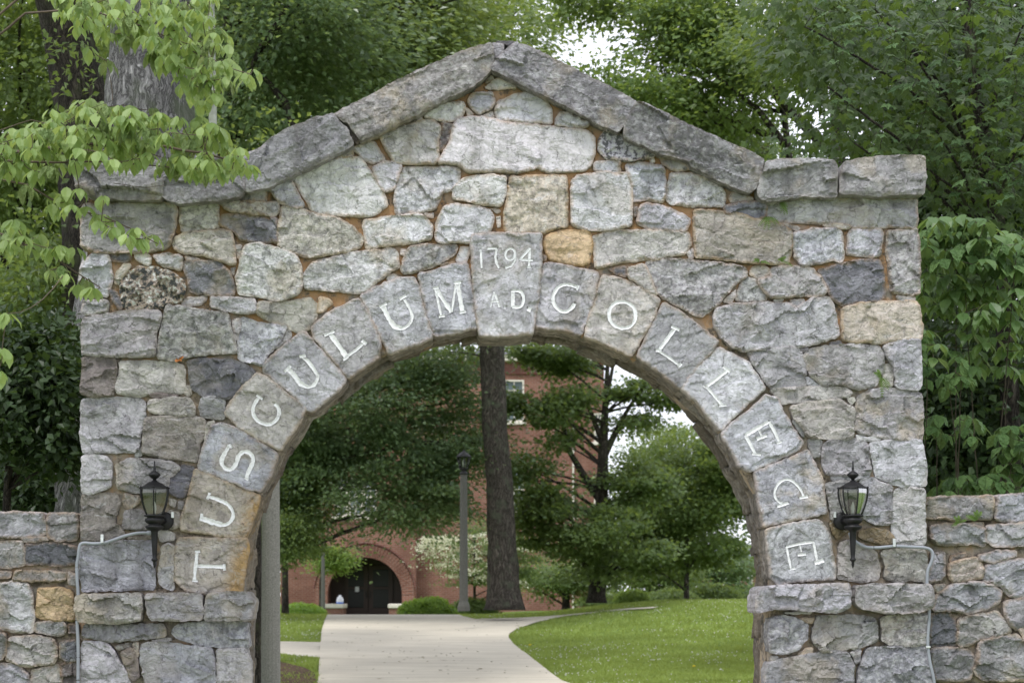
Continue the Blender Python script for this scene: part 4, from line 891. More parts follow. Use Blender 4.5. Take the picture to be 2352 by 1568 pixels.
for n_, l in enumerate(VOUSSOIRS.strip().split('\n')):
    t = l.split(); tone, ch = t[0], t[1]
    poly = parse(' '.join(t[2:]), .012 if ch != 'K' else .022)
    key = ch if ch != 'K' else '1794AD'
    i_ = seen.get(key, 0); seen[key] = i_ + 1
    st = lets[key][i_]
    proud = .014 if ch != 'K' else .026
    off = {'K': .035}.get(ch, .012)
    rust = None
    if n_ in (0, 1): rust = lambda x, z: ss((x + 1.90 - (z - 1.8) * .25) / .14) * .95
    if n_ == 3: rust = lambda x, z: ss((x - z * .9 + 4.10) / .1) * .0
    nm = 'voussoir' if ch != 'K' else 'keystone'
    o = stone(nm, poly, proud, M_STONE, gate_root, 500 + n_, .0078, .42, tone=tone, stain=.35, back=.27 if ch != 'K' else .40, strokes=st, rings=4, rust=rust, tilt=.01, shade=1.05, flat_=False, dark_brown=.85)
    o['label'] = ("wedge stone of the arch carved with a white letter " + ch) if ch != 'K' else "keystone carved 1794 A.D. in white"
    hf = lambda x, z, p=proud: np.full(np.shape(x), p + .0018)
    if ch != 'K': carve_letter("letter", st, o, hf)
    else:
        carve_letter("numeral", st[0:2], o, hf); carve_letter("numeral", st[2:4], o, hf); carve_letter("numeral", st[4:6], o, hf); carve_letter("numeral", st[6:9], o, hf)
        carve_letter("letter", st[9:12], o, hf); carve_letter("full_stop", st[12:13], o, hf); carve_letter("letter", st[13:15], o, hf); carve_letter("full_stop", st[15:16], o, hf)

# coping and ledges stand proud and run right through the wall
for n_, l in enumerate(COPING.strip().split('\n')):
    big = n_ < 8
    poly = parse(l, .10 if big else .05)
    stone("coping_stone", poly, .10 if big else .045, M_STONE, gate_root, 700 + n_, .0115 if big else .010, 1.05 if big else .6, tone='gggygggggdk'[n_], stain=.08, back=.60 if big else .45,
          rings=8, edge_r=.035, chip=.075, shade=[.74, .74, .95, .60, .62, .68, .86, .80, .8, .8, 1.0][n_], speck=.25 if n_ in (3, 4, 5) else .1)
for n_, l in enumerate(LEDGE.strip().split('\n')):
    poly = parse(l, .09)
    stone("ledge_stone", poly, .09, M_STONE, gate_root, 740 + n_, .0115, 1.2, tone='vgygg'[n_], stain=.1, back=.20, rings=5, edge_r=.02, shade=.85)

# inner faces of the opening: blocks laid through the wall behind the ring
INTRADOS = "565,1930 566,1700 567,1500 569,1420 568,1357 562,1357 566,1290 568,1237 579,1198 596,1137 615,1099 636,1048 667,997 705,940 752,905 794,871 840,838 880,815 917,800 959,788 997,772 1045,760 1096,750 1165,747 1229,749 1296,758 1343,771 1388,787 1432,806 1475,828 1519,854 1563,891 1614,940 1657,993 1680,1032 1712,1088 1747,1152 1758,1210 1766,1249 1770,1289 1772,1344 1768,1400 1766,1500 1766,1700 1766,1930"
IN = parse(INTRADOS)
def outward(P):
    t = np.gradient(P, axis=0); t /= np.linalg.norm(t, axis=1)[:, None]; return np.stack([-t[:, 1], t[:, 0]], 1)
INO = outward(densify(IN, .05, False))
IND = densify(IN, .05, False)
# outward must point away from the opening
if (IND[0] + INO[0] * .1)[0] > IND[0][0]: INO = -INO
def soffit_row(y0, y1, name, seed, lo, hi, push):
    rng = np.random.default_rng(seed); i = 0; n = len(IND); cnt = 0
    while i < n - 1:
        k = int(rng.integers(lo, hi)); j = min(n - 1, i + k)
        if n - 1 - j < 3: j = n - 1
        p = rng.uniform(0, 1) * push * (.25 + .75 * float(ss((IND[i][1] - 1.9) / .9)))
        seg = IND[i:j + 1]; o = INO[i:j + 1]
        a = seg - o * p; b = seg + o * .13
        ring = np.concatenate([a, b[::-1]])
        ring = densify(ring, .03); c = ring.mean(0); ring = c + (ring - c) * (1 - .005 / (np.linalg.norm(ring - c, axis=1)[:, None] + .05))
        rows = 12; V = []; m = len(ring)
        tn = np.roll(ring, -1, 0) - np.roll(ring, 1, 0); nn = np.stack([tn[:, 1], -tn[:, 0]], 1); nn /= np.linalg.norm(nn, axis=1)[:, None] + 1e-9
        if area(ring) < 0: nn = -nn
        s_arc = np.cumsum(np.linalg.norm(ring - np.roll(ring, 1, 0), axis=1))
        yy = np.linspace(y0 + rng.uniform(-.01, .02), y1 + rng.uniform(-.03, .02), rows)
        for r, y in enumerate(yy):
            h = .9 * facets(s_arc, np.full(m, y), .07, seed % 5 + cnt % 7, .22, .018, 1.6) + .02 * fbm(s_arc * 9, np.full(m, y * 9), cnt, 3)
            endr = -.006 if r in (0, rows - 1) else 0
            q = ring + nn * (h + endr)[:, None]
            V.append(np.stack([q[:, 0], np.full(m, y), q[:, 1]], 1))
        V.append(np.array([[c[0], yy[0], c[1]]])); V.append(np.array([[c[0], yy[-1], c[1]]]))
        V = np.concatenate(V)
        I, J = np.meshgrid(np.arange(rows - 1), np.arange(m), indexing='ij'); I = I.ravel(); J = J.ravel(); Kk = (J + 1) % m
        q = np.stack([I * m + J, I * m + Kk, (I + 1) * m + Kk, (I + 1) * m + J], 1)
        jj = np.arange(m); kk = (jj + 1) % m
        t = np.concatenate([np.stack([kk, jj, np.full(m, rows * m)], 1), np.stack([(rows - 1) * m + jj, (rows - 1) * m + kk, np.full(m, rows * m + 1)], 1)])
        nv = len(V)
        me = mesh_np(name, V, [q, t], True, {'edge': np.full(nv, .5), 'stain': np.full(nv, .55), 'speck': np.full(nv, .1), 'rust': np.full(nv, .3), 'dark_brown': np.full(nv, rng.uniform(.55, 1.0))})
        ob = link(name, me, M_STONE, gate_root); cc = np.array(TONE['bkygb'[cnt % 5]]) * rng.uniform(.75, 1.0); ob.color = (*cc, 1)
        i = j; cnt += 1
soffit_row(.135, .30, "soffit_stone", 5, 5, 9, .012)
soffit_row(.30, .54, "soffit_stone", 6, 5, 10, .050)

# mortar core
def mortar_front(poly, holes, name, parent, y_front, y_back, sp=.03, seed=1, seam=.016):
    rng = np.random.default_rng(seed)
    if area(poly) < 0: poly = poly[::-1]
    P = densify(poly, .05); H = [densify(h, .05) for h in holes]
    V, T, n0 = triangulate(P, sp, rng, H)
    # flush in the gable, raked deeper low down
    d = y_front + .012 * fbm(V[:, 0] * 4, V[:, 1] * 4, 5, 3) + .010 * fbm(V[:, 0] * 30, V[:, 1] * 30, 2, 3) - .006 * ss((V[:, 1] - 2.6) / 1.2) + .014 * (1 - ss((V[:, 1] - 1.2) / 1.2))
    W = np.stack([V[:, 0], d, V[:, 1]], 1); Bk = np.stack([V[:, 0], np.full(len(V), y_back), V[:, 1]], 1)
    q = []; o = 0; nv = len(V)
    for L in [P] + H:
        m = len(L); a = o + np.arange(m); b = np.roll(a, -1); q.append(np.stack([a, a + nv, b + nv, b], 1)); o += m
    return link(name, mesh_np(name, np.concatenate([W, Bk]), [T, T[:, ::-1] + nv, np.concatenate(q)]), M_MORTAR, parent)
OUTL = "196,1930 196,1350 198,900 200,470 205,430 560,430 640,360 800,290 1000,190 1150,118 1300,190 1500,290 1740,420 2090,420 2102,600 2104,1000 2108,1350 2112,1930"
outl = parse(OUTL)
inn = IN + np.interp(np.arange(len(IN)), np.arange(len(IN)), np.arange(len(IN)))[:, None] * 0
oo = outward(IN);
if (IN[0] + oo[0] * .1)[0] > IN[0][0]: oo = -oo
inn = IN + oo * .003
core_poly = np.concatenate([outl, inn[::-1]])
mortar_front(core_poly, [], "mortar", gate_root, .027, .52)

# courses below the picture: plain, kept as one part
def low_rows(name, parent, x0, x1, z0, z1, y=0.0, seed=3, d=.11):
    rng = np.random.default_rng(seed); mb = MB(); z = z1
    while z > z0 + .05:
        h = min(rng.uniform(.16, .30), z - z0); x = x0
        if z - h - z0 < .1: h = z - z0
        while x < x1 - .05:
            w = min(rng.uniform(.22, .5), x1 - x)
            if x1 - x - w < .12: w = x1 - x
            mb.bbox(x + .01, x + w - .01, y - rng.uniform(.004, .02), y + d, z - h + .01, z - .01, .012); x += w
        z -= h
    o = mb.build(name, M_STONE, parent); o['kind'] = 'stuff'; o.color = (.36, .36, .36, 1); return o
zb = gate(600, 1600)[1]
low_rows("footing_stones", gate_root, gate(192, 1700)[0], gate(566, 1700)[0], 0, zb, 0, 3)
low_rows("footing_stones", gate_root, gate(1768, 1700)[0], gate(2114, 1700)[0], 0, zb, 0, 4)

# ------------------------------------------------------------------ boundary walls
def boundary(data, label, seed, outl_px, x_out, zlow):
    root = empty("stone_wall", (0, D, 0), TH, label, "wall")
    for n_, l in enumerate(data.strip().split('\n')):
        t = l.split(); poly = parse(' '.join(t[1:]), -.13)
        sz = math.sqrt(abs(area(poly)))
        rr = random.Random(seed + n_)
        o = stone("stone", poly, -.13 + rr.uniform(0, .022), M_STONE, root, seed + n_, .0115 if sz > .16 else .009, 1.0, tone=t[0], stain=.35, back=.28, shade=.80)
    pl = parse(outl_px, -.13)
    mortar_front(pl, [], "mortar", root, .155, .50, .035, seed)
    return root
rw = boundary(RIGHT_WALL, "low grey stone wall running off to the right of the archway", 900, "2100,1930 2100,1160 2420,1150 2420,1930", 0, 0)
lw = boundary(LEFT_WALL, "low grey stone wall running off to the left of the archway", 950, "-60,1930 -60,1186 205,1190 205,1930", 0, 0)
low_rows("footing_stones", rw, gate(2112, 1700, -.13)[0], gate(2420, 1700)[0], 0, gate(2200, 1600, -.13)[1], .13, 8)
low_rows("footing_stones", lw, gate(-60, 1700)[0], gate(190, 1700, -.13)[0], 0, gate(100, 1600, -.13)[1], .13, 9)
def wall_beyond(root, x0, x1, ztop, seed):
    low_rows("far_stones", root, x0, x1, 0, ztop, .13, seed, .30)
    o = MB().box(x0, x1, .155, .50, 0, ztop - .01).build("mortar", M_MORTAR, root)
wall_beyond(rw, gate(2421, 1200, -.13)[0], gate(2421, 1200, -.13)[0] + 5, gate(2400, 1146, -.13)[1], 21)
wall_beyond(lw, gate(-61, 1200, -.13)[0] - 5, gate(-61, 1200, -.13)[0], gate(-60, 1178, -.13)[1], 22)

# ------------------------------------------------------------------ lanterns on the gate
def lantern(cx_px, dx_disc, label, side):
    u, _ = gate(cx_px, 1190, .13)
    z = lambda py: gate(cx_px, py, .13)[1]
    r = lambda px: px * 1.0 / 350 * .99
    root = empty("wall_lantern", (u * math.cos(TH) + .13 * math.sin(TH), D + u * math.sin(TH) - .13 * math.cos(TH), 0), TH, label, "wall lantern", "black coach lanterns on the archway piers")
    Z = lambda py: z(py)
    tlt = 0
    MB().lathe([(.0001, Z(1057)), (r(1.6), Z(1060)), (r(1.8), Z(1072)), (r(3.2), Z(1075)), (r(2.2), Z(1078)), (r(3.5), Z(1081)), (r(9), Z(1084.5)), (r(13.5), Z(1089)), (r(13.5), Z(1091)), (r(9), Z(1096)), (r(4.5), Z(1099)), (r(3.6), Z(1102)), (.0001, Z(1102.5))], 20).build("finial", M_METAL, root, True)
    MB().lathe([(.0001, Z(1101)), (r(4), Z(1102)), (r(9), Z(1106)), (r(17), Z(1109.5)), (r(23), Z(1114)), (r(29), Z(1117.5)), (r(34), Z(1119.5)), (r(34.5), Z(1122)), (r(31), Z(1122.5)), (.0001, Z(1121.8))], 24).build("roof", M_METAL, root, True)
    prof = [(34, 1122), (34.5, 1130), (33.5, 1140), (31, 1152), (27, 1165), (22.5, 1176), (19.5, 1183)]
    ns = 6; a0 = math.pi / 6 + .1
    for k in range(ns):
        a = a0 + k * math.pi / 3
        pts = [(math.cos(a) * r(p), math.sin(a) * r(p), Z(y)) for p, y in prof]
        MB().tube(pts, r(1.7), 6).build("rib", M_METAL, root, True)
        b = a + math.pi / 3
        V = []; q = []
        for i, (p, y) in enumerate(prof):
            for f in (0.03, .5, .97):
                x_ = math.cos(a) * (1 - f) + math.cos(b) * f; y_ = math.sin(a) * (1 - f) + math.sin(b) * f
                bul = 1 + .06 * (1 - abs(2 * f - 1))
                V.append((x_ * r(p) * .97 * bul, y_ * r(p) * .97 * bul, Z(y)))
        for i in range(len(prof) - 1):
            for c in range(2): q.append((i * 3 + c, i * 3 + c + 1, i * 3 + c + 4, i * 3 + c + 3))
        MB().add(V, q=q).build("glass_pane", M_GLASS, root, True)
        mbk = MB().lathe([(.0001, Z(1116.5)), (r(2.2), Z(1118)), (r(2.2), Z(1121)), (.0001, Z(1122))], 8, (math.cos(a) * r(34), math.sin(a) * r(34), 0))
        mbk.build("knob", M_METAL, root, True)
    MB().lathe([(.0001, Z(1181)), (r(22), Z(1181.5)), (r(24), Z(1183)), (r(23), Z(1186)), (r(17), Z(1187)), (r(17), Z(1189)), (r(21.5), Z(1191)), (r(22), Z(1196)), (r(19), Z(1200)), (r(14), Z(1203)), (r(14), Z(1205)), (r(20), Z(1207.5)), (r(21), Z(1211)), (r(17), Z(1215)), (r(9), Z(1218)), (r(7.6), Z(1221)), (r(7.2), Z(1240)), (r(5.2), Z(1272)), (r(4.6), Z(1280)), (r(7), Z(1283)), (r(7.5), Z(1285.5)), (r(4), Z(1289)), (r(3), Z(1291)), (r(3.6), Z(1295)), (r(2), Z(1301)), (.0001, Z(1305))], 20).build("stem", M_METAL, root, True)
    # candle bulb
    MB().lathe([(.0001, Z(1150)), (r(1.5), Z(1153)), (r(4), Z(1161)), (r(4.6), Z(1168)), (r(3.4), Z(1174)), (r(3.2), Z(1182)), (.0001, Z(1182))], 12).build("bulb", M_BULB, root, True)
    # round wall plate and the arm to it
    ox = dx_disc / 350
    MB().lathe([(.0001, -.02), (r(18), -.02), (r(21.5), -.008), (r(21.5), .012), (.0001, .012)][::-1], 24, (ox, .115, Z(1194)), 'y').build("wall_plate", M_METAL, root, True)
    MB().tube([(0, 0, Z(1196)), (ox * .5, .055, Z(1195)), (ox, .105, Z(1194))], r(8), 10).build("arm", M_METAL, root, True)
    MB().bbox(ox + side * .050, ox + side * .066, .085, .110, Z(1187), Z(1173), .002).build("bracket_tab", M_CLIP, root)
    return root
def bulbm():
    m, nt = newmat("bulb_glass"); out(nt, principled(nt, (.75, .78, .78), .1, None, .5, Alpha=.55).outputs[0]); return m
M_BULB = bulbm()
lantern(355, 15, "black six-sided coach lantern on the left pier beside the letter U", 1)
lantern(1959, -14, "black six-sided coach lantern on the right pier beside the letter G", -1)

def conduit(data, label, clips, start_dir):
    root = empty("electrical_conduit", (0, D, 0), TH, label, "conduit", "grey flexible conduits on the archway")
    pts = [gate(*map(float, q.split(',')), .04) for q in data.split()]
    P = np.array([(a, -.04, b) for a, b in pts])
    # smooth with Catmull-Rom
    Q = []
    E_ = np.concatenate([P[:1], P, P[-1:]])
    for i in range(1, len(E_) - 2):
        for t in np.linspace(0, 1, 14, endpoint=False):
            a, b, c, d = E_[i - 1], E_[i], E_[i + 1], E_[i + 2]
            Q.append(.5 * ((2 * b) + (-a + c) * t + (2 * a - 5 * b + 4 * c - d) * t * t + (-a + 3 * b - 3 * c + d) * t ** 3))
    Q = np.array(Q + [P[-1]])
    L = np.concatenate([[0], np.cumsum(np.linalg.norm(np.diff(Q, axis=0), axis=1))])
    s = np.arange(0, L[-1], .0042); R = np.stack([np.interp(s, L, Q[:, k]) for k in range(3)], 1)
    rad = .0103 + .0008 * (np.arange(len(s)) % 2)
    MB().tube(R, rad, 10).build("tube", M_CONDUIT, root, True)
    MB().tube([R[0], R[8]], .0145, 12).build("fitting", M_CONDUIT, root, True)
    for px, py, hor in clips:
        u, w = gate(px, py, .045); mb = MB()
        if hor:
            mb.bbox(u - .009, u + .009, -.058, -.050, w - .014, w + .014, .002); mb.bbox(u - .009, u + .009, -.056, -.012, w + .012, w + .040, .002)
        else:
            mb.bbox(u - .015, u + .015, -.056, -.050, w - .007, w + .007, .002)
        mb.build("clip", M_CLIP, root)
    return root
conduit(CONDUIT_LEFT, "grey flexible conduit running from the left lantern down beside the left wall", [(235, 1241, True)], 0)
conduit(CONDUIT_RIGHT, "grey flexible conduit running from the right lantern down beside the right wall", [(2053, 1250, True), (2128, 1343, False), (2131, 1485, False)], 0)

# an orange leaf caught in a joint, small ferns rooted in the joints
M_ORANGE = simple("dry_leaf", (.40, .16, .05), .7, .2, 0, .25, 40)
u, w = gate(410, 825, .03)
LS = .7
V = [(0, -.03, 0), (.02, -.045, .018), (.045, -.035, .03), (.05, -.05, .012), (.03, -.04, -.004), (.035, -.05, -.022), (.01, -.03, -.014), (-.02, -.045, -.03), (-.035, -.04, -.012), (-.022, -.03, 0), (-.018, -.045, .012)]
lf = MB().add([(a * LS, b, c * LS) for a, b, c in V], t=[(0, k, k + 1) for k in range(1, 10)]).build("fallen_leaf", M_ORANGE)
lf.location = (u * math.cos(TH), D + u * math.sin(TH), w); lf.rotation_euler = (0, 0, TH)
tag(lf, "curled orange dead leaf caught in a joint of the left pier", "leaf")
M_FERN = leaf_material("fern_green", (.10, .18, .035), (.17, .27, .06), .3)
FERNS = [(1792, 466, .9, "little green fern hanging under the right coping stones"), (1762, 500, .95, "little green fern at the left end of the long grey stone below the coping"),
         (1744, 603, .7, "tiny green fern on the joint under the big speckled stone, left of its pair"), (1796, 602, .75, "tiny green fern on the joint under the big speckled stone, right of its pair"),
         (2020, 868, 1.25, "bright green fern growing low on the right pier above its big grey quoin"), (2240, 1195, 1.1, "pale green fern on the joint below the right wall's top course, right of its pair"),
         (2198, 1202, .9, "pale green fern on the joint below the right wall's top course, left of its pair")]
for n_, (px, py, sc, lb) in enumerate(FERNS):
    dd = -.10 if px > 2120 else .015
    u, w = gate(px, py, dd); rng = np.random.default_rng(40 + n_)
    root = empty("fern", (u * math.cos(TH) + dd * math.sin(TH), D + u * math.sin(TH) - dd * math.cos(TH), w), TH, lb, "fern", "ferns rooted in the wall joints")
    for k in range(5):
        a = rng.uniform(-2.9, -.2) if n_ in (0, 1) else rng.uniform(-.3, 3.4) if n_ != 4 else [2.3, 1.9, -.9, -1.5, -.5][k]
        L = rng.uniform(.05, .09) * sc; mb = MB(); st = 9
        for s_ in range(st):
            f = (s_ + .5) / st; cx_ = math.cos(a) * L * f; cz = math.sin(a) * L * f - .02 * f * f; cy = -.012 - .03 * math.sin(f * 2.4)
            wd = .016 * sc * math.sin(math.pi * (.15 + .8 * f)) + .003
            px_, pz_ = -math.sin(a), math.cos(a); tx, tz = math.cos(a) * L / st * .42, math.sin(a) * L / st * .42
            for sg in (-1, 1):
                mb.add([(cx_ - tx, cy, cz - tz), (cx_ + px_ * wd * sg + tx, cy - .004, cz + pz_ * wd * sg + tz), (cx_ + tx, cy, cz + tz)], t=[(0, 1, 2)])
        mb.build("frond", M_FERN, root)

# ------------------------------------------------------------------ brick hall behind
def brick_material(name, c1, c2, mort, scale=1.0):
    m, nt = newmat(name)
    tc = nd(nt, "ShaderNodeTexCoord").outputs['Object']
    s = nd(nt, "ShaderNodeSeparateXYZ", {0: tc})
    v = nd(nt, "ShaderNodeCombineXYZ", {0: math_(nt, 'ADD', s.outputs['X'], s.outputs['Y']), 1: s.outputs['Z'], 2: 0.0}).outputs[0]
    b = nd(nt, "ShaderNodeTexBrick", {'Vector': v, 'Color1': c1 + (1,), 'Color2': c2 + (1,), 'Mortar': mort + (1,), 'Scale': 1.0, 'Mortar Size': .012, 'Mortar Smooth': .2, 'Bias': 0.0, 'Brick Width': .30, 'Row Height': .105})
    n = noise(nt, tc, .8, 5); c = mix(nt, mapr(nt, n, .4, .65, 0, .5), b.outputs['Color'], tuple(x * .6 for x in c1))
    out(nt, principled(nt, c, .9, bump(nt, b.outputs['Fac'], -.006), .15).outputs[0]); return m
M_BRICK = brick_material("red_brick", (.175, .075, .052), (.25, .115, .082), (.29, .225, .185))
M_BRICKD = brick_material("dark_brick_band", (.12, .045, .035), (.18, .07, .055), (.20, .15, .13))
M_ROOF = simple("slate_roof", (.10, .10, .11), .8, .2, 0, .3, 3)
YB = 90.0
def bx(px, Y=YB): return (px - CX) / F * Y
def bz(py, Y=YB): return EYE + (HY - py) / F * Y
bld = empty("brick_hall", (bx(960), YB, bz(1413)), 0, "tall red brick hall with an arched dark entrance at the end of the path", "building")
bl = np.array([bx(960), YB, bz(1413)])
def plate(name, outline, holes, y0, y1, mat, parent, sp=3.0):
    o_ = np.array(outline, float); hs = [np.array(h, float) for h in holes]
    V, T, n0 = triangulate(o_, sp, np.random.default_rng(3), hs)
    nv = len(V); A = np.stack([V[:, 0], np.full(nv, y0), V[:, 1]], 1); B = np.stack([V[:, 0], np.full(nv, y1), V[:, 1]], 1)
    q = []; o = 0
    for L in [o_] + hs:
        m = len(L); a = o + np.arange(m); b = np.roll(a, -1); q.append(np.stack([a, a + nv, b + nv, b], 1)); o += m
    ob = link(name, mesh_np(name, np.concatenate([A, B]), [T, T[:, ::-1] + nv, np.concatenate(q)], False), mat)
    ob.parent = parent; ob.location = -bl if parent is bld else (0, 0, 0); return ob
def rect(x0, x1, y0, y1, Y=YB): return [(bx(x0, Y), bz(y1, Y)), (bx(x1, Y), bz(y1, Y)), (bx(x1, Y), bz(y0, Y)), (bx(x0, Y), bz(y0, Y))]
WINS = [(1158, 1204, 868, 965), (1158, 1204, 1068, 1176), (1366, 1384, 945, 1012), (1366, 1384, 1120, 1190)]
plate("wall", [(bx(640), bz(1440)), (bx(1389), bz(1440)), (bx(1389), bz(826)), (bx(640), bz(826))], [rect(*w) for w in WINS] + [rect(750, 930, 1250, 1432)], YB + .7, YB + 1.1, M_BRICK, bld)
# side walls and roof give the hall its body
def part_box(name, x0, x1, y0, y1, z0, z1, mat, par=bld):
    o = MB().bbox(x0 - bl[0], x1 - bl[0], y0 - bl[1], y1 - bl[1], z0 - bl[2], z1 - bl[2], .02).build(name, mat, par); return o
part_box("side_wall", bx(1389) - .4, bx(1389) - .004, YB + 1.1, YB + 14, bz(1440), bz(826), M_BRICK)
part_box("side_wall", bx(640) + .004, bx(640) + .4, YB + 1.1, YB + 14, bz(1440), bz(826), M_BRICK)
part_box("rear_wall", bx(640) + .4, bx(1389) - .4, YB + 13.6, YB + 14, bz(1440), bz(826), M_BRICK)
part_box("cornice", bx(636), bx(1393), YB + .35, YB + 14.3, bz(826) + .003, bz(812), M_TRIM)
part_box("brick_band", bx(1100), bx(1388), YB + .62, YB + .698, bz(856), bz(838), M_BRICKD)
rf = MB().add([(bx(636) - bl[0], .3, bz(811) - bl[2]), (bx(1393) - bl[0], .3, bz(811) - bl[2]), (bx(1393) - bl[0], 14.3, bz(811) - bl[2]), (bx(636) - bl[0], 14.3, bz(811) - bl[2]), (bx(700) - bl[0], 7.3, bz(760) - bl[2]), (bx(1330) - bl[0], 7.3, bz(760) - bl[2])],
              q=[(0, 1, 5, 4), (2, 3, 4, 5), (0, 3, 2, 1)], t=[(1, 2, 5), (3, 0, 4)]).build("roof", M_ROOF, bld)
def window(x0, x1, y0, y1, yp, nx=2, ny=4):
    X0, X1, Z0, Z1 = bx(x0) - bl[0], bx(x1) - bl[0], bz(y1) - bl[2], bz(y0) - bl[2]; y = yp - bl[1]
    mb = MB(); t = .09
    mb.box(X0, X0 + t, y - .05, y + .12, Z0, Z1).box(X1 - t, X1, y - .05, y + .12, Z0, Z1).box(X0 + t, X1 - t, y - .05, y + .12, Z1 - t, Z1).box(X0 + t, X1 - t, y - .05, y + .12, Z0, Z0 + t)
    zm = (Z0 + Z1) / 2; mb.box(X0 + t, X1 - t, y - .04, y + .10, zm - .04, zm + .04)
    for k in range(1, nx): xx = X0 + (X1 - X0) * k / nx; mb.box(xx - .02, xx + .02, y - .03, y + .05, Z0 + t, zm - .04); mb.box(xx - .02, xx + .02, y - .03, y + .05, zm + .04, Z1 - t)
    for k in range(1, ny):
        zz = Z0 + (Z1 - Z0) * k / ny
        if abs(zz - zm) > .1: mb.box(X0 + t, X1 - t, y - .028, y + .045, zz - .018, zz + .018)
    w = mb.build("window", M_TRIM, bld)
    MB().box(X0 + t, X1 - t, y + .052, y + .07, Z0 + t, Z1 - t).build("pane", M_WINGLASS, w)
    MB().bbox(X0 - .12, X1 + .12, y - .18, y - .052, Z0 - .16, Z0 - .003, .01).build("sill", M_TRIM, w)
for w in WINS: window(*w, YB + .75)
# entrance bay
YE = YB - .6
acx, ar, asp = bx(840), .0234 * 85, bz(1365)
door_hole = [(acx - ar, bz(1425)), (acx + ar, bz(1425)), (acx + ar, asp)] + [(acx + ar * math.cos(a), asp + ar * math.sin(a)) for a in np.linspace(.08, math.pi - .08, 26)] + [(acx - ar, asp)]
wx = (770, 868, 1098, 1186)
plate("entrance_bay", [(bx(727), bz(1440)), (bx(956), bz(1440)), (bx(956), bz(1010)), (bx(727), bz(1010))], [door_hole, rect(*wx)], YE, YE + .45, M_BRICK, bld)
part_box("bay_side", bx(956) - .3, bx(956) - .003, YE + .45, YB + .698, bz(1440), bz(1010), M_BRICK)
part_box("bay_side", bx(727) + .003, bx(727) + .3, YE + .45, YB + .698, bz(1440), bz(1010), M_BRICK)
part_box("bay_cap", bx(724), bx(959), YE - .1, YB + .69, bz(1010) + .003, bz(1003), M_TRIM)
part_box("string_course", bx(728), bx(955), YE - .08, YE - .003, bz(1203), bz(1197), M_BRICKD)
for k, (a, b) in enumerate([(770, 801), (803, 835), (837, 868)]): window(a, b, 1098, 1186, YE + .12, 2, 4)
# ring of arch bricks round the door, each its own piece
arch = empty("door_arch", (0, 0, 0)); arch.parent = bld
ro = .0234 * 113; nbr = 44
for k in range(nbr):
    a0 = math.pi * k / nbr + .006; a1 = math.pi * (k + 1) / nbr - .006
    V = [];
    for y in (YE - .07, YE - .003):
        for (rr_, a) in ((ar, a0), (ro, a0), (ro, a1), (ar, a1)): V.append((acx + rr_ * math.cos(a) - bl[0], y - bl[1], asp + rr_ * math.sin(a) - bl[2]))
    o = MB().add(V, q=[(0, 1, 2, 3), (7, 6, 5, 4), (0, 4, 5, 1), (1, 5, 6, 2), (2, 6, 7, 3), (3, 7, 4, 0)]).build("brick", M_ARCHB if 'M_ARCHB' in globals() else M_BRICK, arch)
hm = MB().tube([(acx + (ro + .09) * math.cos(a) - bl[0], YE - .06 - bl[1], asp + (ro + .09) * math.sin(a) - bl[2]) for a in np.linspace(.12, math.pi - .12, 40)], .06, 6).build("hood_mould", M_BRICKD, bld)
part_box("arch_jamb", acx - ro, acx - ar, YE - .06, YE - .004, bz(1425), asp - .01, M_BRICK); part_box("arch_jamb", acx + ar, acx + ro, YE - .06, YE - .004, bz(1425), asp - .01, M_BRICK)
part_box("porch_floor", bx(727) + .4, bx(956) - .4, YE + .5, YE + 3, bz(1425) - .2, bz(1425), M_PATH)
M_DOORGLASS = simple("dark_door_glass", (.012, .012, .012), .35, .3)
# doors deep in the porch
DY = YE + 2.3
part_box("porch_side", bx(749), bx(751), YB + 1.103, DY + .12, bz(1440), bz(1240), M_BRICKD); part_box("porch_side", bx(929), bx(931), YB + 1.103, DY + .12, bz(1440), bz(1240), M_BRICKD); part_box("porch_ceiling", bx(745), bx(935), YB + 1.103, DY + .25, bz(1250), bz(1243), M_BRICKD)
part_box("porch_back", bx(745), bx(935), DY + .12, DY + .25, bz(1440), bz(1240), M_DOOR)
for s_, (a, b) in enumerate([(783, 839), (841, 897)]):
    d = part_box("door", bx(a), bx(b), DY, DY + .08, bz(1425), bz(1296), M_DOOR)
    for (z0_, z1_) in ((1395, 1352), (1346, 1306)):
        part_box("door_glass", bx(a + 10), bx(b - 10), DY - .012, DY - .003, bz(z0_), bz(z1_), M_DOORGLASS, d)
    part_box("handle", bx(834 if s_ == 0 else 844), bx(836 if s_ == 0 else 846), DY - .09, DY - .02, bz(1372), bz(1356), M_METAL, d)
part_box("notice", bx(809), bx(818), DY - .03, DY - .016, bz(1358), bz(1346), M_WHITE)
for (a, b, lb) in ((745, 789, "low brick wall with a pale stone cap left of the hall entrance"), (892, 932, "low brick wall with a pale stone cap right of the hall entrance")):
    Yw = YE - 2.2
    r = empty("low_wall", (bx((a + b) / 2, Yw), Yw, bz(1425, Yw)), 0, lb, "low wall", "capped low walls flanking the entrance")
    c = np.array([bx((a + b) / 2, Yw), Yw, bz(1425, Yw)])
    MB().bbox(bx(a + 2, Yw) - c[0], bx(b - 2, Yw) - c[0], -.2, 1.9, -.3, bz(1396, Yw) - c[2], .01).build("brickwork", M_BRICK, r)
    MB().bbox(bx(a, Yw) - c[0], bx(b, Yw) - c[0], -.28, 1.95, bz(1396, Yw) - c[2] + .003, bz(1386, Yw) - c[2], .03).build("cap", M_TRIM, r)
Yw = YE - 1.8; M_BLUE = simple("blue_label", (.10, .20, .55), .4)
jug = empty("plastic_jug", (bx(781, Yw), Yw, bz(1386, YE - 2.2) + .0), 0, "white plastic jug with a blue label on the left low wall cap", "jug")
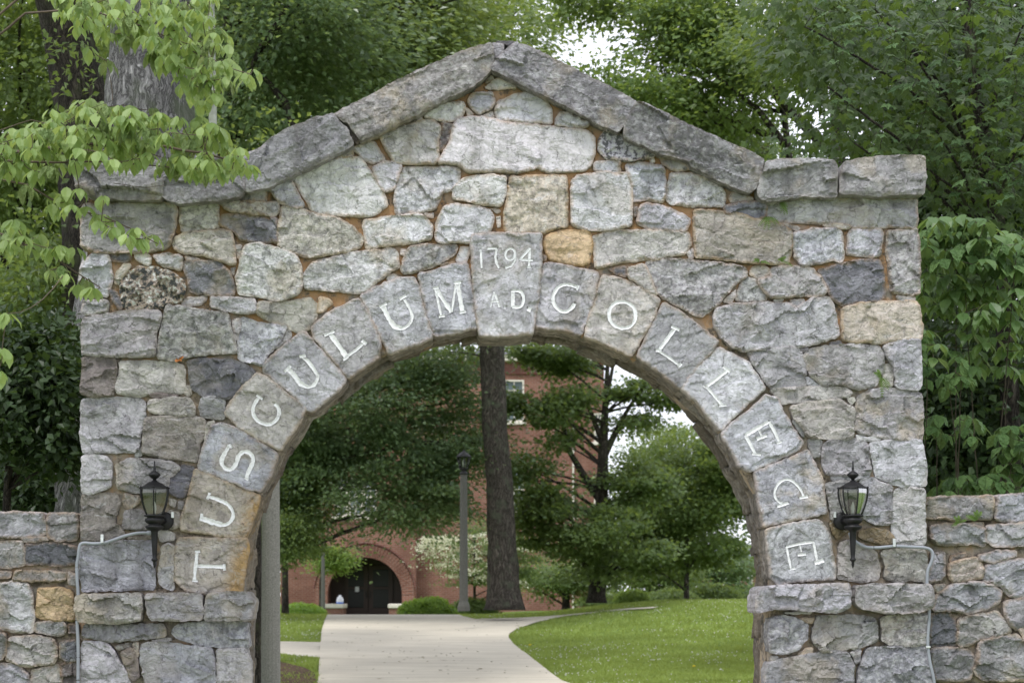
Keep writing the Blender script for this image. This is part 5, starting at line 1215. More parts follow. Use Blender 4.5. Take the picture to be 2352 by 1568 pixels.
MB().lathe([(.0001, 0), (.17, .0), (.19, .03), (.19, .10), (.0001, .10)], 14).build("label_band", M_BLUE, jug, True)
MB().lathe([(.185, .10), (.19, .22), (.15, .33), (.07, .40), (.06, .46), (.0001, .46)], 14).build("body", M_WHITE, jug, True)
part_box("downpipe", bx(1315.5), bx(1319.5), YB + .56, YB + .66, bz(1420), bz(880), M_TRIM)

# another brick house far off to the right
Y2 = 150.0; h2 = empty("far_brick_house", (bx(1690, Y2), Y2, bz(1392, Y2)), 0, "distant brick house with a blue grey roof seen beside the right pier", "house")
c2_ = np.array([bx(1690, Y2), Y2, bz(1392, Y2)])
def hb(name, x0, x1, p0, p1, y0, y1, mat, par=h2): return MB().bbox(bx(x0, Y2) - c2_[0], bx(x1, Y2) - c2_[0], y0, y1, bz(p1, Y2) - c2_[2], bz(p0, Y2) - c2_[2], .02).build(name, mat, par)
hb("wall", 1640, 1800, 1296, 1396, 0, 9, M_BRICK)
o = MB().add([(bx(1630, Y2) - c2_[0], -.5, bz(1296, Y2) - c2_[2]), (bx(1810, Y2) - c2_[0], -.5, bz(1296, Y2) - c2_[2]), (bx(1810, Y2) - c2_[0], 9.5, bz(1296, Y2) - c2_[2]), (bx(1630, Y2) - c2_[0], 9.5, bz(1296, Y2) - c2_[2]), (bx(1640, Y2) - c2_[0], 4.5, bz(1255, Y2) - c2_[2]), (bx(1800, Y2) - c2_[0], 4.5, bz(1255, Y2) - c2_[2])], q=[(0, 1, 5, 4), (2, 3, 4, 5), (0, 3, 2, 1)], t=[(1, 2, 5), (3, 0, 4)]).build("roof", simple("blue_grey_roof", (.22, .25, .30), .8), h2)
for a in (1660, 1690, 1716, 1750):
    w_ = hb("window", a, a + 12, 1312, 1345, -.1, -.004, M_TRIM); hb("pane", a + 2, a + 10, 1315, 1342, -.12, -.104, M_WINGLASS, w_)
hb("porch", 1700, 1722, 1350, 1396, -1.2, -.004, M_TRIM)

# ------------------------------------------------------------------ lamp posts
M_POLE = simple('dark_lamp_pole', (.085, .085, .075), .8, .3, 0, .2, 30)
def lamp_post(px, pbase, ptop, Y, wpx, label, glass=True):
    k = Y / F; x = (px - CX) * k; z0 = EYE + (HY - pbase) * k; H = (pbase - ptop) * k; r = wpx / 2 * k
    root = empty("lamp_post", (x, Y, z0), 0, label, "lamp post", "lamp posts beside the path")
    hl = H * .155 if glass else 0
    MB().tube([(0, 0, -.1), (0, 0, .02), (0, 0, .10), (0, 0, .16), (0, 0, H - hl - .06), (0, 0, H - hl)], [r * 1.5, r * 1.5, r * 1.3, r * 1.06, r * .86, r * .86], 16).build("pole", M_CONCRETE_POST if wpx > 30 else M_POLE, root, False)
    b = H - hl; s = hl
    MB().lathe([(.0001, b), (r * 1.05, b), (r * 1.05, b + .04), (r * .6, b + s * .12), (r * .6, b + s * .16), (s * .17, b + s * .2), (s * .20, b + s * .24), (.0001, b + s * .24)], 16).build("collar", M_METAL, root, True)
    for q in range(8):
        a = q * math.pi / 4 + .2
        MB().tube([(math.cos(a) * s * .17, math.sin(a) * s * .17, b + s * .22), (math.cos(a) * s * .27, math.sin(a) * s * .27, b + s * .72)], .012 * s / .6, 5).build("rib", M_METAL, root, True)
    MB().lathe([(s * .16, b + s * .24), (s * .26, b + s * .71)], 8).build("glass_pane", M_GLASS, root)
    MB().lathe([(.0001, b + s * .3), (s * .06, b + s * .32), (s * .07, b + s * .55), (.0001, b + s * .62)], 10).build("bulb", M_BULB, root, True)
    MB().lathe([(s * .30, b + s * .70), (s * .31, b + s * .73), (s * .24, b + s * .80), (s * .17, b + s * .87), (s * .08, b + s * .92), (s * .04, b + s * .96), (s * .025, b + s * 1.0), (.0001, b + s * 1.01)], 16).build("cap", M_METAL, root, True)
    return root
lamp_post(1065, 1394, 1033, 45.5, 19, "tall concrete lamp post with a black lantern in front of the big tree trunk")
lamp_post(742, 1404, 1234, 84, 9.5, "small far lamp post with a black lantern at the left edge of the hall entrance")
lamp_post(622, 1700, 560, 21.5, 43, "thick concrete lamp post close behind the left side of the arch")

# ------------------------------------------------------------------ foliage
def orient(n, fwd, rng):
    """frames: leaf axis 'fwd', face normal 'n' -> (N,3,3) columns x (axis), y (side), z (normal)"""
    f = fwd / (np.linalg.norm(fwd, axis=1)[:, None] + 1e-9)
    s = np.cross(n, f); s /= np.linalg.norm(s, axis=1)[:, None] + 1e-9
    m = np.cross(f, s); return np.stack([f, s, m], 2)
# templates: leaf lies along +x, side y, normal z; length 1
T_SIMPLE = (np.array([(0, 0, 0), (.45, .30, .05), (1, 0, -.12), (.45, -.30, .05)]), np.array([(0, 2, 1), (0, 3, 2)]))
T_OVATE = (np.array([(0, 0, 0), (.18, .20, .03), (.45, .30, .05), (.75, .20, .0), (1.0, 0, -.22), (.75, -.20, .0), (.45, -.30, .05), (.18, -.20, .03), (.35, 0, -.03), (.7, 0, -.06)]),
           np.array([(0, 8, 1), (1, 8, 2), (8, 9, 2), (2, 9, 3), (3, 9, 4), (0, 7, 8), (7, 6, 8), (8, 6, 9), (6, 5, 9), (5, 4, 9)]))
def maple_template():
    pts = [(0.0, 0.0)]
    prof = [(-150, .28), (-128, .50), (-112, .40), (-92, .40), (-72, .62), (-62, .95), (-52, .70), (-36, .50), (-26, .62), (-12, .80), (0, 1.08), (12, .80), (26, .62), (36, .50), (52, .70), (62, .95), (72, .62), (92, .40), (112, .40), (128, .50), (150, .28)]
    v = [(.28, 0, .0)] + [(.28 + .62 * r * math.cos(math.radians(a)), .62 * r * math.sin(math.radians(a)), -.10 * r * r) for a, r in prof]
    return np.array(v), np.array([(0, i, i + 1) for i in range(1, len(prof))])
T_MAPLE = maple_template()
T_LOBE = (np.array([(.25, 0, .04), (-.05, 0, 0), (.05, .38, -.02), (.30, .22, .02), (.62, .48, -.06), (.62, .15, 0), (1, 0, -.10), (.62, -.15, 0), (.62, -.48, -.06), (.30, -.22, .02), (.05, -.38, -.02)]),
          np.array([(0, 1, 10), (0, 10, 9), (0, 9, 8), (0, 8, 7), (0, 7, 6), (0, 6, 5), (0, 5, 4), (0, 4, 3), (0, 3, 2), (0, 2, 1)]))
def leaves_mesh(name, pos, n, fwd, size, tmpl, rng, mat, parent, kind='stuff'):
    tv, tt = tmpl; N = len(pos)
    R = orient(n, fwd, rng)
    V = np.einsum('nij,kj->nki', R, tv) * size[:, None, None] + pos[:, None, :]
    Tt = (tt[None] + (np.arange(N) * len(tv))[:, None, None]).reshape(-1, 3)
    o = link(name, mesh_np(name, V.reshape(-1, 3), Tt, False), mat, parent)
    if kind: o['kind'] = kind
    return o
def crown_points(rng, c, rad, ncl, nl, s, flat=.4, shell=.55, droop=.0, cl=None):
    c = np.array(c); rad = np.array(rad)
    if cl is None:
        d = rng.normal(size=(ncl, 3)); d /= np.linalg.norm(d, axis=1)[:, None]
        r = shell + (1 - shell) * rng.random(ncl) ** .6; r *= rng.random(ncl) ** .25
        cl = c + d * r[:, None] * rad
    ncl = len(cl)
    k = rng.integers(0, ncl, nl)
    sc = (.5 + rng.random(ncl))[k][:, None] * s
    off = rng.normal(size=(nl, 3)) * sc * np.array([1, 1, flat])
    rad2 = np.linalg.norm(off[:, :2], axis=1)
    off[:, 2] -= droop * rad2 ** 2 / s
    pos = cl[k] + off
    outw = (pos - cl[k]); outw[:, 2] *= .3; outw += (cl[k] - c) * .25
    return cl, pos, outw
def tree(name, label, cat, base, H, r0, crowns, leafmat, bark, seed, nl, size, s=.5, ncl=90, tmpl=T_SIMPLE, lean=(0, 0), tilt=.55, group=None, limbs=26, rtop=.35, flat=.4, bend=0.0, trunk_pts=None, droop=.0, extra_limbs=(), shell=.55, seg=14, facing=.45):
    rng = np.random.default_rng(seed); base = np.array(base, float)
    root = empty(name, tuple(base), 0, label, cat, group)
    if trunk_pts is None:
        n = 9; f = np.linspace(0, 1, n); tp = np.stack([lean[0] * f + bend * np.sin(f * 5 + seed), lean[1] * f, H * f], 1); tp[0, 2] = -.3
        tr = r0 * (1 - (1 - rtop) * f); tr[0] *= 1.35
    else:
        tp = np.array([p[:3] for p in trunk_pts]) - base; tr = np.array([p[3] for p in trunk_pts])
    tp2 = densify(tp, .35 if r0 > .2 else .6, False); L = np.concatenate([[0], np.cumsum(np.linalg.norm(np.diff(tp, axis=0), axis=1))]); L2 = np.concatenate([[0], np.cumsum(np.linalg.norm(np.diff(tp2, axis=0), axis=1))])
    tr2 = np.interp(L2, L, tr)
    MB().tube(tp2, tr2, seg, .035, rng).build("trunk", bark, root, True)
    allc = []; P = []; O = []
    tot = sum(np.prod(c[1]) ** .67 for c in crowns)
    for c, rad in crowns:
        w = np.prod(rad) ** .67 / tot
        cl, pos, ow = crown_points(rng, np.array(c) - base, rad, max(4, int(ncl * w)), int(nl * w), s, flat, shell, droop)
        allc.append(cl); P.append(pos); O.append(ow)
    cl = np.concatenate(allc); P = np.concatenate(P); O = np.concatenate(O)
    mb = MB(); idx = rng.permutation(len(cl))[:limbs]
    for i in idx:
        e = cl[i]
        # leave the trunk lower than the twig
        zz = np.clip(e[2] - abs(rng.normal(.9, .5)) * (.3 + .25 * np.linalg.norm((e - tp2[-1])[:2])), tp2[0, 2] + .5, tp2[-1, 2])
        j = int(np.argmin(abs(tp2[:, 2] - zz))); a = tp2[j]
        m_ = a * .5 + e * .5 + np.array([rng.normal() * .15, rng.normal() * .15, .15 + rng.random() * .2]) * (np.linalg.norm(e - a) * .3)
        ts = np.linspace(0, 1, 7)[:, None]; pts = (1 - ts) ** 2 * a + 2 * ts * (1 - ts) * m_ + ts ** 2 * e
        rb = min(tr2[j] * .45, .018 * np.linalg.norm(e - a) + .012)
        mb.tube(pts, np.linspace(rb, rb * .2, 7), 6, caps=False)
    for pts in extra_limbs:
        q = np.array([p[:3] for p in pts]) - base; rr = [p[3] for p in pts]
        q2 = densify(q, .3, False); La = np.concatenate([[0], np.cumsum(np.linalg.norm(np.diff(q, axis=0), axis=1))]); Lb = np.concatenate([[0], np.cumsum(np.linalg.norm(np.diff(q2, axis=0), axis=1))])
        MB().tube(q2, np.interp(Lb, La, rr), 8, .03, rng, caps=False).build("limb", bark, root, True)
    if mb.n: mb.build("branches", bark, root, True)
    n = rng.normal(size=P.shape) * tilt + np.array([0, -facing, 1.0]); fw = O + rng.normal(size=P.shape) * .35 + np.array([0, 0, -.15])
    leaves_mesh("crown", P, n, fw, size * rng.uniform(.6, 1.25, len(P)), tmpl, rng, leafmat, root)
    return root

ML_DARK = leaf_material("leaf_dark", (.085, .140, .050), (.185, .262, .090), .45, None, .38, .5)
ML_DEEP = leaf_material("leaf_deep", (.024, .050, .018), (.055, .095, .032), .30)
ML_MID = leaf_material("leaf_mid", (.085, .145, .048), (.175, .255, .085), .48, None, .38, .5)
ML_LEAFY = leaf_material("leaf_airy", (.095, .165, .050), (.180, .270, .085), .44, None, .38, .5)
ML_BLUE = leaf_material("leaf_bluegreen", (.070, .128, .062), (.185, .275, .135), .46, None, .35, .6)
ML_LIGHT = leaf_material("leaf_light", (.120, .210, .050), (.220, .320, .090), .48)
ML_MAPLE = leaf_material("leaf_maple", (.028, .060, .018), (.095, .160, .050), .42, None, .45, .4)  # darker twin of the front maple leaf, shade of the mass put into colour
ML_SHRUB = leaf_material("leaf_shrub", (.075, .150, .048), (.160, .255, .090), .32, (.12, .20, .08))
ML_DOG = leaf_material("leaf_dogwood", (.125, .210, .060), (.320, .430, .160), .32, (.26, .37, .16), .5, .3)
ML_YEL = leaf_material("leaf_yellowgreen", (.130, .240, .035), (.220, .350, .070), .38)

def W(px, py, Y): return tuple(wpt(px, py, Y))
def R(px, Y): return px / F * Y
def crownP(px, py, Y, rx, ry, rd): return (W(px, py, Y), (R(rx, Y), rd, R(ry, Y)))
def gz_(x, y): return float(terr(x, y))
def base_at(px, Y): x = (px - CX) / F * Y; return (x, Y, gz_(x, Y))

# big silver trunk right behind the left pier
Yt = 16.0
tp = [W(262, 2000, Yt) + (R(190, Yt),), W(262, 1400, Yt) + (R(165, Yt),), W(285, 1170, Yt) + (R(148, Yt),), W(290, 900, Yt) + (R(140, Yt),), W(300, 740, Yt) + (R(130, Yt),), W(335, 480, Yt) + (R(112, Yt),), W(343, 290, Yt) + (R(104, Yt),), W(345, 120, Yt) + (R(92, Yt),), W(350, -80, Yt) + (R(88, Yt),), W(350, -500, Yt) + (R(78, Yt),)]
b0 = (tp[0][0], Yt, 0.0)
tree("oak_tree", "massive silver barked tree trunk rising behind the left pier", "tree", b0, 0, .6, [crownP(380, -500, Yt, 700, 260, 3.5)], ML_MID, M_BARK_SILVER, 31, 9000, .11, .5, 60, trunk_pts=tp, seg=40, limbs=10,
     extra_limbs=[[W(190, 765, Yt) + (.05,), W(158, 775, Yt) + (.045,), W(138, 800, Yt) + (.04,), W(132, 860, Yt) + (.05,), W(150, 930, Yt) + (.06,)]])
Yt = 19.0
tp = [W(230, 1900, Yt) + (R(90, Yt),), W(225, 900, Yt) + (R(75, Yt),), W(205, 420, Yt) + (R(66, Yt),), W(190, 260, Yt) + (R(62, Yt),), W(165, 130, Yt) + (R(56, Yt),), W(135, 0, Yt) + (R(52, Yt),), W(95, -200, Yt) + (R(44, Yt),)]
tree("mossy_tree", "dark leaning mossy tree trunk left of the silver trunk", "tree", (tp[0][0], Yt, 0), 0, .4, [crownP(60, -330, Yt, 600, 240, 4), crownP(200, 120, Yt - 1.2, 60, 180, .5)], ML_MID, M_BARK_DARK, 32, 8000, .10, .45, 60, trunk_pts=tp, seg=24, limbs=10)
Yt = 21.0
tp = [W(492, 1900, Yt) + (R(16, Yt),), W(490, 470, Yt) + (R(11, Yt),), W(488, 150, Yt) + (R(8, Yt),), W(480, -200, Yt) + (R(7, Yt),)]
tree("pale_sapling", "slim pale trunk right of the silver trunk", "tree", (tp[0][0], Yt, 0), 0, .08, [crownP(500, -250, Yt, 160, 160, 1.5)], ML_MID, simple("pale_bark", (.38, .40, .35), .9, .2, 0, .3, 12), 33, 1500, .10, .35, 14, trunk_pts=tp, seg=10, limbs=6)

G_BACK = "woodland trees behind the archway"
def wood(px, pyc, Y, rx, ry, rd, mat, label, seed, nl=16000, size=.13, s=.55, ncl=110, trunk_r=.2, **kw):
    bpx = kw.pop('bpx', px); b = base_at(bpx, Y); c = crownP(px, pyc, Y, rx, ry, rd)
    H = c[0][2] - b[2] + c[1][2] * .3
    if bpx != px:
        top = (c[0][0] - b[0]) * .35
        kw['trunk_pts'] = [(b[0], Y, b[2] - .3, trunk_r * 1.3), (b[0], Y, b[2] + .3, trunk_r), (b[0], Y, b[2] + H * .55, trunk_r * .8), (b[0] + top, Y, b[2] + H, trunk_r * .4)]
    return tree(kw.pop('name', "woodland_tree"), label, "tree", b, H, trunk_r, [c] + kw.pop('more', []), mat, kw.pop('bark', M_BARK_DARK), seed, nl, size, s, ncl, group=kw.pop('group', G_BACK), **kw)
wood(60, 260, 24, 260, 420, 3, ML_MID, "mid green tree in the far left corner behind the left wall", 41, 26000, .12, .45, 150)
wood(40, 900, 21, 230, 330, 2.5, ML_MID, "leafy tree low behind the left wall and beside the left pier", 42, 26000, .11, .42, 150, more=[crownP(150, 700, 19.5, 70, 220, 1)])
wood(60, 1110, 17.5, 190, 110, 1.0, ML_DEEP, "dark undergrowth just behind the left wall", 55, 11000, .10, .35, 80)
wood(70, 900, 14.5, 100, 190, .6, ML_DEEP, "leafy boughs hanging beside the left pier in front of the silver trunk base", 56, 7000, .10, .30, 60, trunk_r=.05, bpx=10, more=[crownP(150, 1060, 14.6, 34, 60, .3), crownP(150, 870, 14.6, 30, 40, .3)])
wood(-140, 500, 27, 300, 500, 3, ML_DARK, "dark tree at the far left edge of the wood", 43, 15000, .14, .5, 110)
wood(640, 120, 30, 300, 330, 4, ML_BLUE, "dark blue green tree above the left slope of the gable", 44, 34000, .14, .5, 190, trunk_r=.3, bpx=470,
     extra_limbs=[[W(560, 190, 28) + (.02,), W(600, 110, 28) + (.06,), W(650, 40, 28) + (.09,), W(700, -30, 28) + (.11,), W(720, -120, 28) + (.12,)], [W(600, 170, 28) + (.03,), W(655, 235, 28) + (.07,), W(680, 330, 28) + (.09,), W(690, 420, 28) + (.10,)]])
wood(930, 90, 34, 240, 250, 4, ML_DARK, "dark tree behind the upper left coping stones", 45, 26000, .15, .5, 170, trunk_r=.28, bpx=540, extra_limbs=[[W(905, -60, 32) + (.10,), W(915, 60, 32) + (.10,), W(890, 200, 32) + (.12,), W(880, 330, 32) + (.14,)]])
wood(420, 60, 36, 260, 330, 4, ML_MID, "tree filling the space between the silver trunk and the gable", 46, 22000, .15, .55, 140, bpx=380)
wood(820, -20, 44, 420, 260, 5, ML_LIGHT, "paler tree showing through the wood above the left coping", 48, 22000, .19, .7, 120, bpx=300)
wood(1640, 170, 31, 140, 190, 2.5, ML_LEAFY, "light green airy tree right of the gap of sky", 49, 28000, .125, .38, 150, trunk_r=.12, tilt=.8, bpx=1860,
     more=[crownP(1440, 270, 30, 110, 90, 1.2), crownP(1600, 20, 31, 120, 110, 2), crownP(1390, 0, 32, 120, 38, 1.2), crownP(1400, 215, 31, 90, 45, 1)],
     extra_limbs=[[W(1700, 130, 30) + (.03,), W(1760, 190, 30) + (.06,), W(1820, 260, 30) + (.09,), W(1920, 360, 30) + (.12,)], [W(1640, 170, 30) + (.02,), W(1740, 250, 30) + (.05,), W(1800, 330, 30) + (.07,)]])
wood(1620, 360, 34, 190, 90, 2.5, ML_BLUE, "blue green tree low behind the right slope of the gable", 50, 14000, .13, .42, 80, bpx=1830)
wood(1900, 60, 27, 130, 130, 2.0, ML_MID, "mid green tree between the airy tree and the maple", 51, 12000, .12, .42, 70, bpx=1930)
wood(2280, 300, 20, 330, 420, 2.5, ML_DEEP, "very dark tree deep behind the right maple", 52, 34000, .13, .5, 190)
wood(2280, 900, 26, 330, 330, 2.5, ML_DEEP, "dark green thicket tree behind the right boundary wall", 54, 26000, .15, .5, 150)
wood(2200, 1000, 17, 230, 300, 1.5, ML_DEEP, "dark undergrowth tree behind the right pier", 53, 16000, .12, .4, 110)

# through the arch
wood(840, 930, 52, 285, 190, 3.5, ML_BLUE, "dark layered tree hanging over the path to the hall", 61, 60000, .16, .55, 210, trunk_r=.25, flat=.25, tilt=.4, droop=.12, name="layered_tree", group=None, bpx=560,
     more=[crownP(900, 1130, 51, 190, 80, 2.5), crownP(700, 1080, 52, 90, 150, 2.5), crownP(1040, 1010, 52, 100, 110, 2.0), crownP(990, 850, 52, 110, 70, 2.0)])
wood(680, 1170, 52, 58, 130, 1.5, ML_MID, "green tree beside the concrete post left of the path", 62, 16000, .13, .4, 70, bpx=600, trunk_r=.12, name="small_tree", group=None, more=[crownP(655, 1240, 50, 60, 60, 1)])
wood(760, 1285, 86, 38, 34, .8, ML_LIGHT, "bright drooping young tree beside the far lamp post", 63, 5000, .16, .4, 26, bpx=735, trunk_r=.06, name="young_tree", group=None, flat=.3)
b = base_at(1157, 50)
Yt = 50.0
tp = [W(1158, 1400, Yt) + (R(50, Yt),), W(1158, 1385, Yt) + (R(42, Yt),), W(1156, 1350, Yt) + (R(37, Yt),), W(1153, 1250, Yt) + (R(33, Yt),), W(1147, 1100, Yt) + (R(30, Yt),), W(1136, 980, Yt) + (R(28, Yt),), W(1130, 800, Yt) + (R(28, Yt),), W(1126, 500, Yt) + (R(24, Yt),), W(1120, 100, Yt) + (R(18, Yt),)]
tree("great_tree", "stout dark tree trunk standing at the middle of the arch opening", "tree", (tp[0][0], Yt, b[2]), 0, .5, [crownP(1060, 100, Yt, 250, 260, 6), crownP(1070, 790, Yt, 110, 36, 2), crownP(1240, 60, Yt - 4, 60, 90, 2)], ML_DARK, M_BARK_BROWN, 64, 15000, .17, .6, 120, trunk_pts=tp, seg=28, limbs=22)
Yt = 53.0; b = base_at(1372, Yt)
tp = [W(1371, 1384, Yt) + (R(26, Yt),), W(1371, 1365, Yt) + (R(20, Yt),), W(1376, 1280, Yt) + (R(17, Yt),), W(1382, 1150, Yt) + (R(15, Yt),), W(1386, 1020, Yt) + (R(11, Yt),), W(1392, 900, Yt) + (R(6, Yt),), W(1398, 800, Yt) + (R(4, Yt),)]
def lim(*a): return [W(x, y, Yt) + (R(r, Yt),) for x, y, r in a]
tree("maple_tree", "spreading young maple with forked trunk right of the stout trunk", "tree", (tp[0][0], Yt, b[2]), 0, .25,
     [crownP(1295, 955, Yt, 75, 80, 1.6), crownP(1235, 1175, Yt, 85, 115, 1.8), crownP(1405, 1250, Yt - 1, 130, 85, 1.8), crownP(1310, 825, Yt, 95, 42, 1.5), crownP(1220, 818, Yt, 60, 30, 1.0), crownP(1190, 930, Yt, 36, 50, .7), crownP(1200, 1060, Yt, 45, 40, .8), crownP(1460, 1110, Yt, 80, 70, 1.2), crownP(1455, 930, Yt, 60, 55, .9), crownP(1540, 900, Yt, 60, 50, .9)],
     ML_MID, M_BARK_DARK, 65, 40000, .13, .36, 150, trunk_pts=tp, limbs=46, flat=.35, tmpl=T_LOBE,
     extra_limbs=[lim((1376, 1340, 12), (1340, 1290, 8), (1310, 1260, 6), (1290, 1220, 3)), lim((1376, 1320, 8), (1400, 1280, 6), (1440, 1230, 4), (1470, 1190, 2)), lim((1380, 1150, 10), (1340, 1090, 8), (1310, 1040, 6), (1290, 960, 4), (1290, 850, 2)), lim((1386, 1050, 9), (1430, 960, 5), (1480, 880, 3), (1520, 840, 2)), lim((1386, 1020, 7), (1350, 930, 4), (1330, 880, 2)), lim((1382, 1040, 6), (1396, 900, 5), (1412, 820, 3))])
wood(1600, 1170, 57, 150, 190, 2.5, ML_MID, "dense green tree with a thin straight trunk inside the right of the arch", 66, 36000, .14, .40, 150, trunk_r=.09, bpx=1577, name="linden_tree", group=None, bark=M_BARK_BROWN, tmpl=T_LOBE, more=[crownP(1660, 1080, 57, 90, 110, 2), crownP(1460, 1250, 58, 70, 95, 1.5)])
wood(1500, 1290, 70, 110, 70, 2, ML_DARK, "darker tree low behind the linden", 67, 12000, .16, .5, 60, name="far_tree", group="far trees beyond the lawn")
wood(1520, 1150, 72, 130, 180, 3, ML_DARK, "tall tree behind the linden at the edge of the sky gap", 73, 22000, .17, .55, 110, name="far_tree", group="far trees beyond the lawn", bpx=1560)
wood(1640, 1300, 95, 120, 60, 3, ML_BLUE, "hazy small tree beside the distant brick house", 68, 9000, .20, .7, 50, name="far_tree", group="far trees beyond the lawn")
wood(1300, 1330, 74, 130, 40, 2, ML_MID, "bushy tree against the foot of the hall right of the stout trunk", 69, 10000, .15, .5, 60, name="far_tree", group="far trees beyond the lawn")
# dark trunks left in the opening
for px, Y, wp, lb, sd in ((584, 27, 38, "broad dark trunk half hidden by the left pier", 71), (655, 55, 15, "slim dark trunk behind the concrete post", 72)):
    b = base_at(px, Y)
    tree("shade_tree", lb, "tree", b, 6.5 if Y < 40 else 8, R(wp / 2, Y), [crownP(px - 30, 500 if Y < 40 else 800, Y, 300, 200, 3)], ML_DARK, M_BARK_DARK, sd, 5000, .13, .5, 50, limbs=14, rtop=.75)

# white flowering dogwood beside the hall
Yt = 66.0; rng = np.random.default_rng(81); b = base_at(1090, Yt)
M_PETAL = leaf_material("dogwood_bract", (.62, .62, .46), (.78, .78, .64), .25)
t = tree("flowering_dogwood", "flowering dogwood with tiers of white bracts beside the hall", "tree", b, 3.2, .07, [crownP(1110, 1270, Yt, 130, 100, 1.8), crownP(1200, 1290, Yt, 60, 60, 1.2)], ML_MID, M_BARK_DARK, 82, 12000, .11, .35, 80, flat=.18, tilt=.35, limbs=40)
cl = []
for k in range(60):
    x_ = 985 + 230 * rng.random() ** 1.7; top = np.interp(x_, [985, 1020, 1100, 1200, 1260], [1235, 1230, 1225, 1240, 1270]); bot = np.interp(x_, [985, 1020, 1060, 1250], [1255, 1310, 1350, 1380])
    cl.append(np.array(W(x_, rng.uniform(top, bot), Yt + rng.uniform(-1.5, -.3))) - np.array(b))
cl, P, O = crown_points(rng, (0, 0, 1), (1, 1, 1), 0, 3600, .30, .10, .5, .12, np.array(cl))
leaves_mesh("flowers", P + np.array([0, 0, .05]), rng.normal(size=P.shape) * .3 + np.array([0, -.5, 1]), rng.normal(size=P.shape), rng.uniform(.07, .12, len(P)), T_SIMPLE, rng, M_PETAL, t)

def bush(px, py, Y, rx, ry, mat, label, seed, nl=5000, size=.06, cat="shrub", name="shrub", group=None):
    rng = np.random.default_rng(seed); c = np.array(W(px, py, Y)); g = np.array([c[0], Y, gz_(c[0], Y)])
    root = empty(name, tuple(g), 0, label, cat, group)
    rad = np.array([R(rx, Y), R(rx, Y) * .7, R(ry, Y) * 2])
    d = rng.normal(size=(nl, 3)); d[:, 2] = abs(d[:, 2]); d /= np.linalg.norm(d, axis=1)[:, None]
    lump = 1 + .16 * fbm(d[:, 0] * 3 + 5, d[:, 2] * 3 + d[:, 1] * 2 + 5, seed, 3) * 2
    P = d * rad * (lump * rng.uniform(.72, 1.05, nl))[:, None] + (np.array([c[0], Y, c[2] - R(ry, Y)]) - g)
    mb = MB()
    for k in range(14):
        e = P[rng.integers(nl)]; mb.tube([(0, 0, -.05), tuple(e * .5 + np.array([0, 0, .05])), tuple(e)], [.02, .012, .004], 5)
    mb.build("stems", M_TWIG, root)
    leaves_mesh("foliage", P, d + rng.normal(size=d.shape) * .5, rng.normal(size=d.shape) + np.array([0, 0, .4]), size * rng.uniform(.7, 1.4, nl), T_SIMPLE, rng, mat, root)
bush(980, 1394, 57.5, 66, 21, ML_YEL, "rounded bright yellow green shrub at the right of the entrance", 91, 9000, .075)
bush(1452, 1370, 60, 44, 16, ML_LIGHT, "grey green shrub on the lawn between maple and linden", 93, 4000, .07)
bush(1540, 1374, 66, 70, 22, ML_DARK, "dark low hedge at the foot of the linden", 94, 6000, .09)
bush(1640, 1368, 75, 70, 26, ML_MID, "bushy hedge in front of the distant house", 95, 6000, .1)
bush(1560, 1376, 100, 110, 20, ML_DARK, "long dark hedge far beyond the lawn", 98, 9000, .14)
bush(1700, 1372, 105, 90, 24, ML_MID, "far green thicket beside the right pier", 99, 8000, .14)
bush(1400, 1376, 80, 80, 14, ML_DARK, "dark thicket behind the forked maple", 100, 6000, .12)
bush(690, 1398, 62, 60, 12, ML_YEL, "low bright planting at the foot of the hall left of the far lamp post", 96, 5000, .07)
bush(1085, 1392, 66, 60, 18, ML_MID, "dark green shrub under the flowering dogwood", 97, 5000, .08)

# the wood that closes the view far behind everything
rng = np.random.default_rng(200); n = 30000
X = rng.uniform(-110, 110, n); Yw_ = rng.uniform(170, 182, n); hh = 9.5 * (.55 + .6 * vn(X * .12, X * 0 + 3, 4)); Z = .4 + hh * rng.random(n) ** .7
Pw = np.stack([X, Yw_ + 3 * vn(X * .3, Z * .4, 2), Z], 1)
fw_ = leaves_mesh("far_wood", Pw, rng.normal(size=Pw.shape) * .5 + np.array([0, -.5, 1]), rng.normal(size=Pw.shape), rng.uniform(.5, 1.0, n), T_SIMPLE, rng, ML_DARK, None)
tag(fw_, "far line of trees closing the view beyond the hall and lawn", "woods", None, 'stuff')

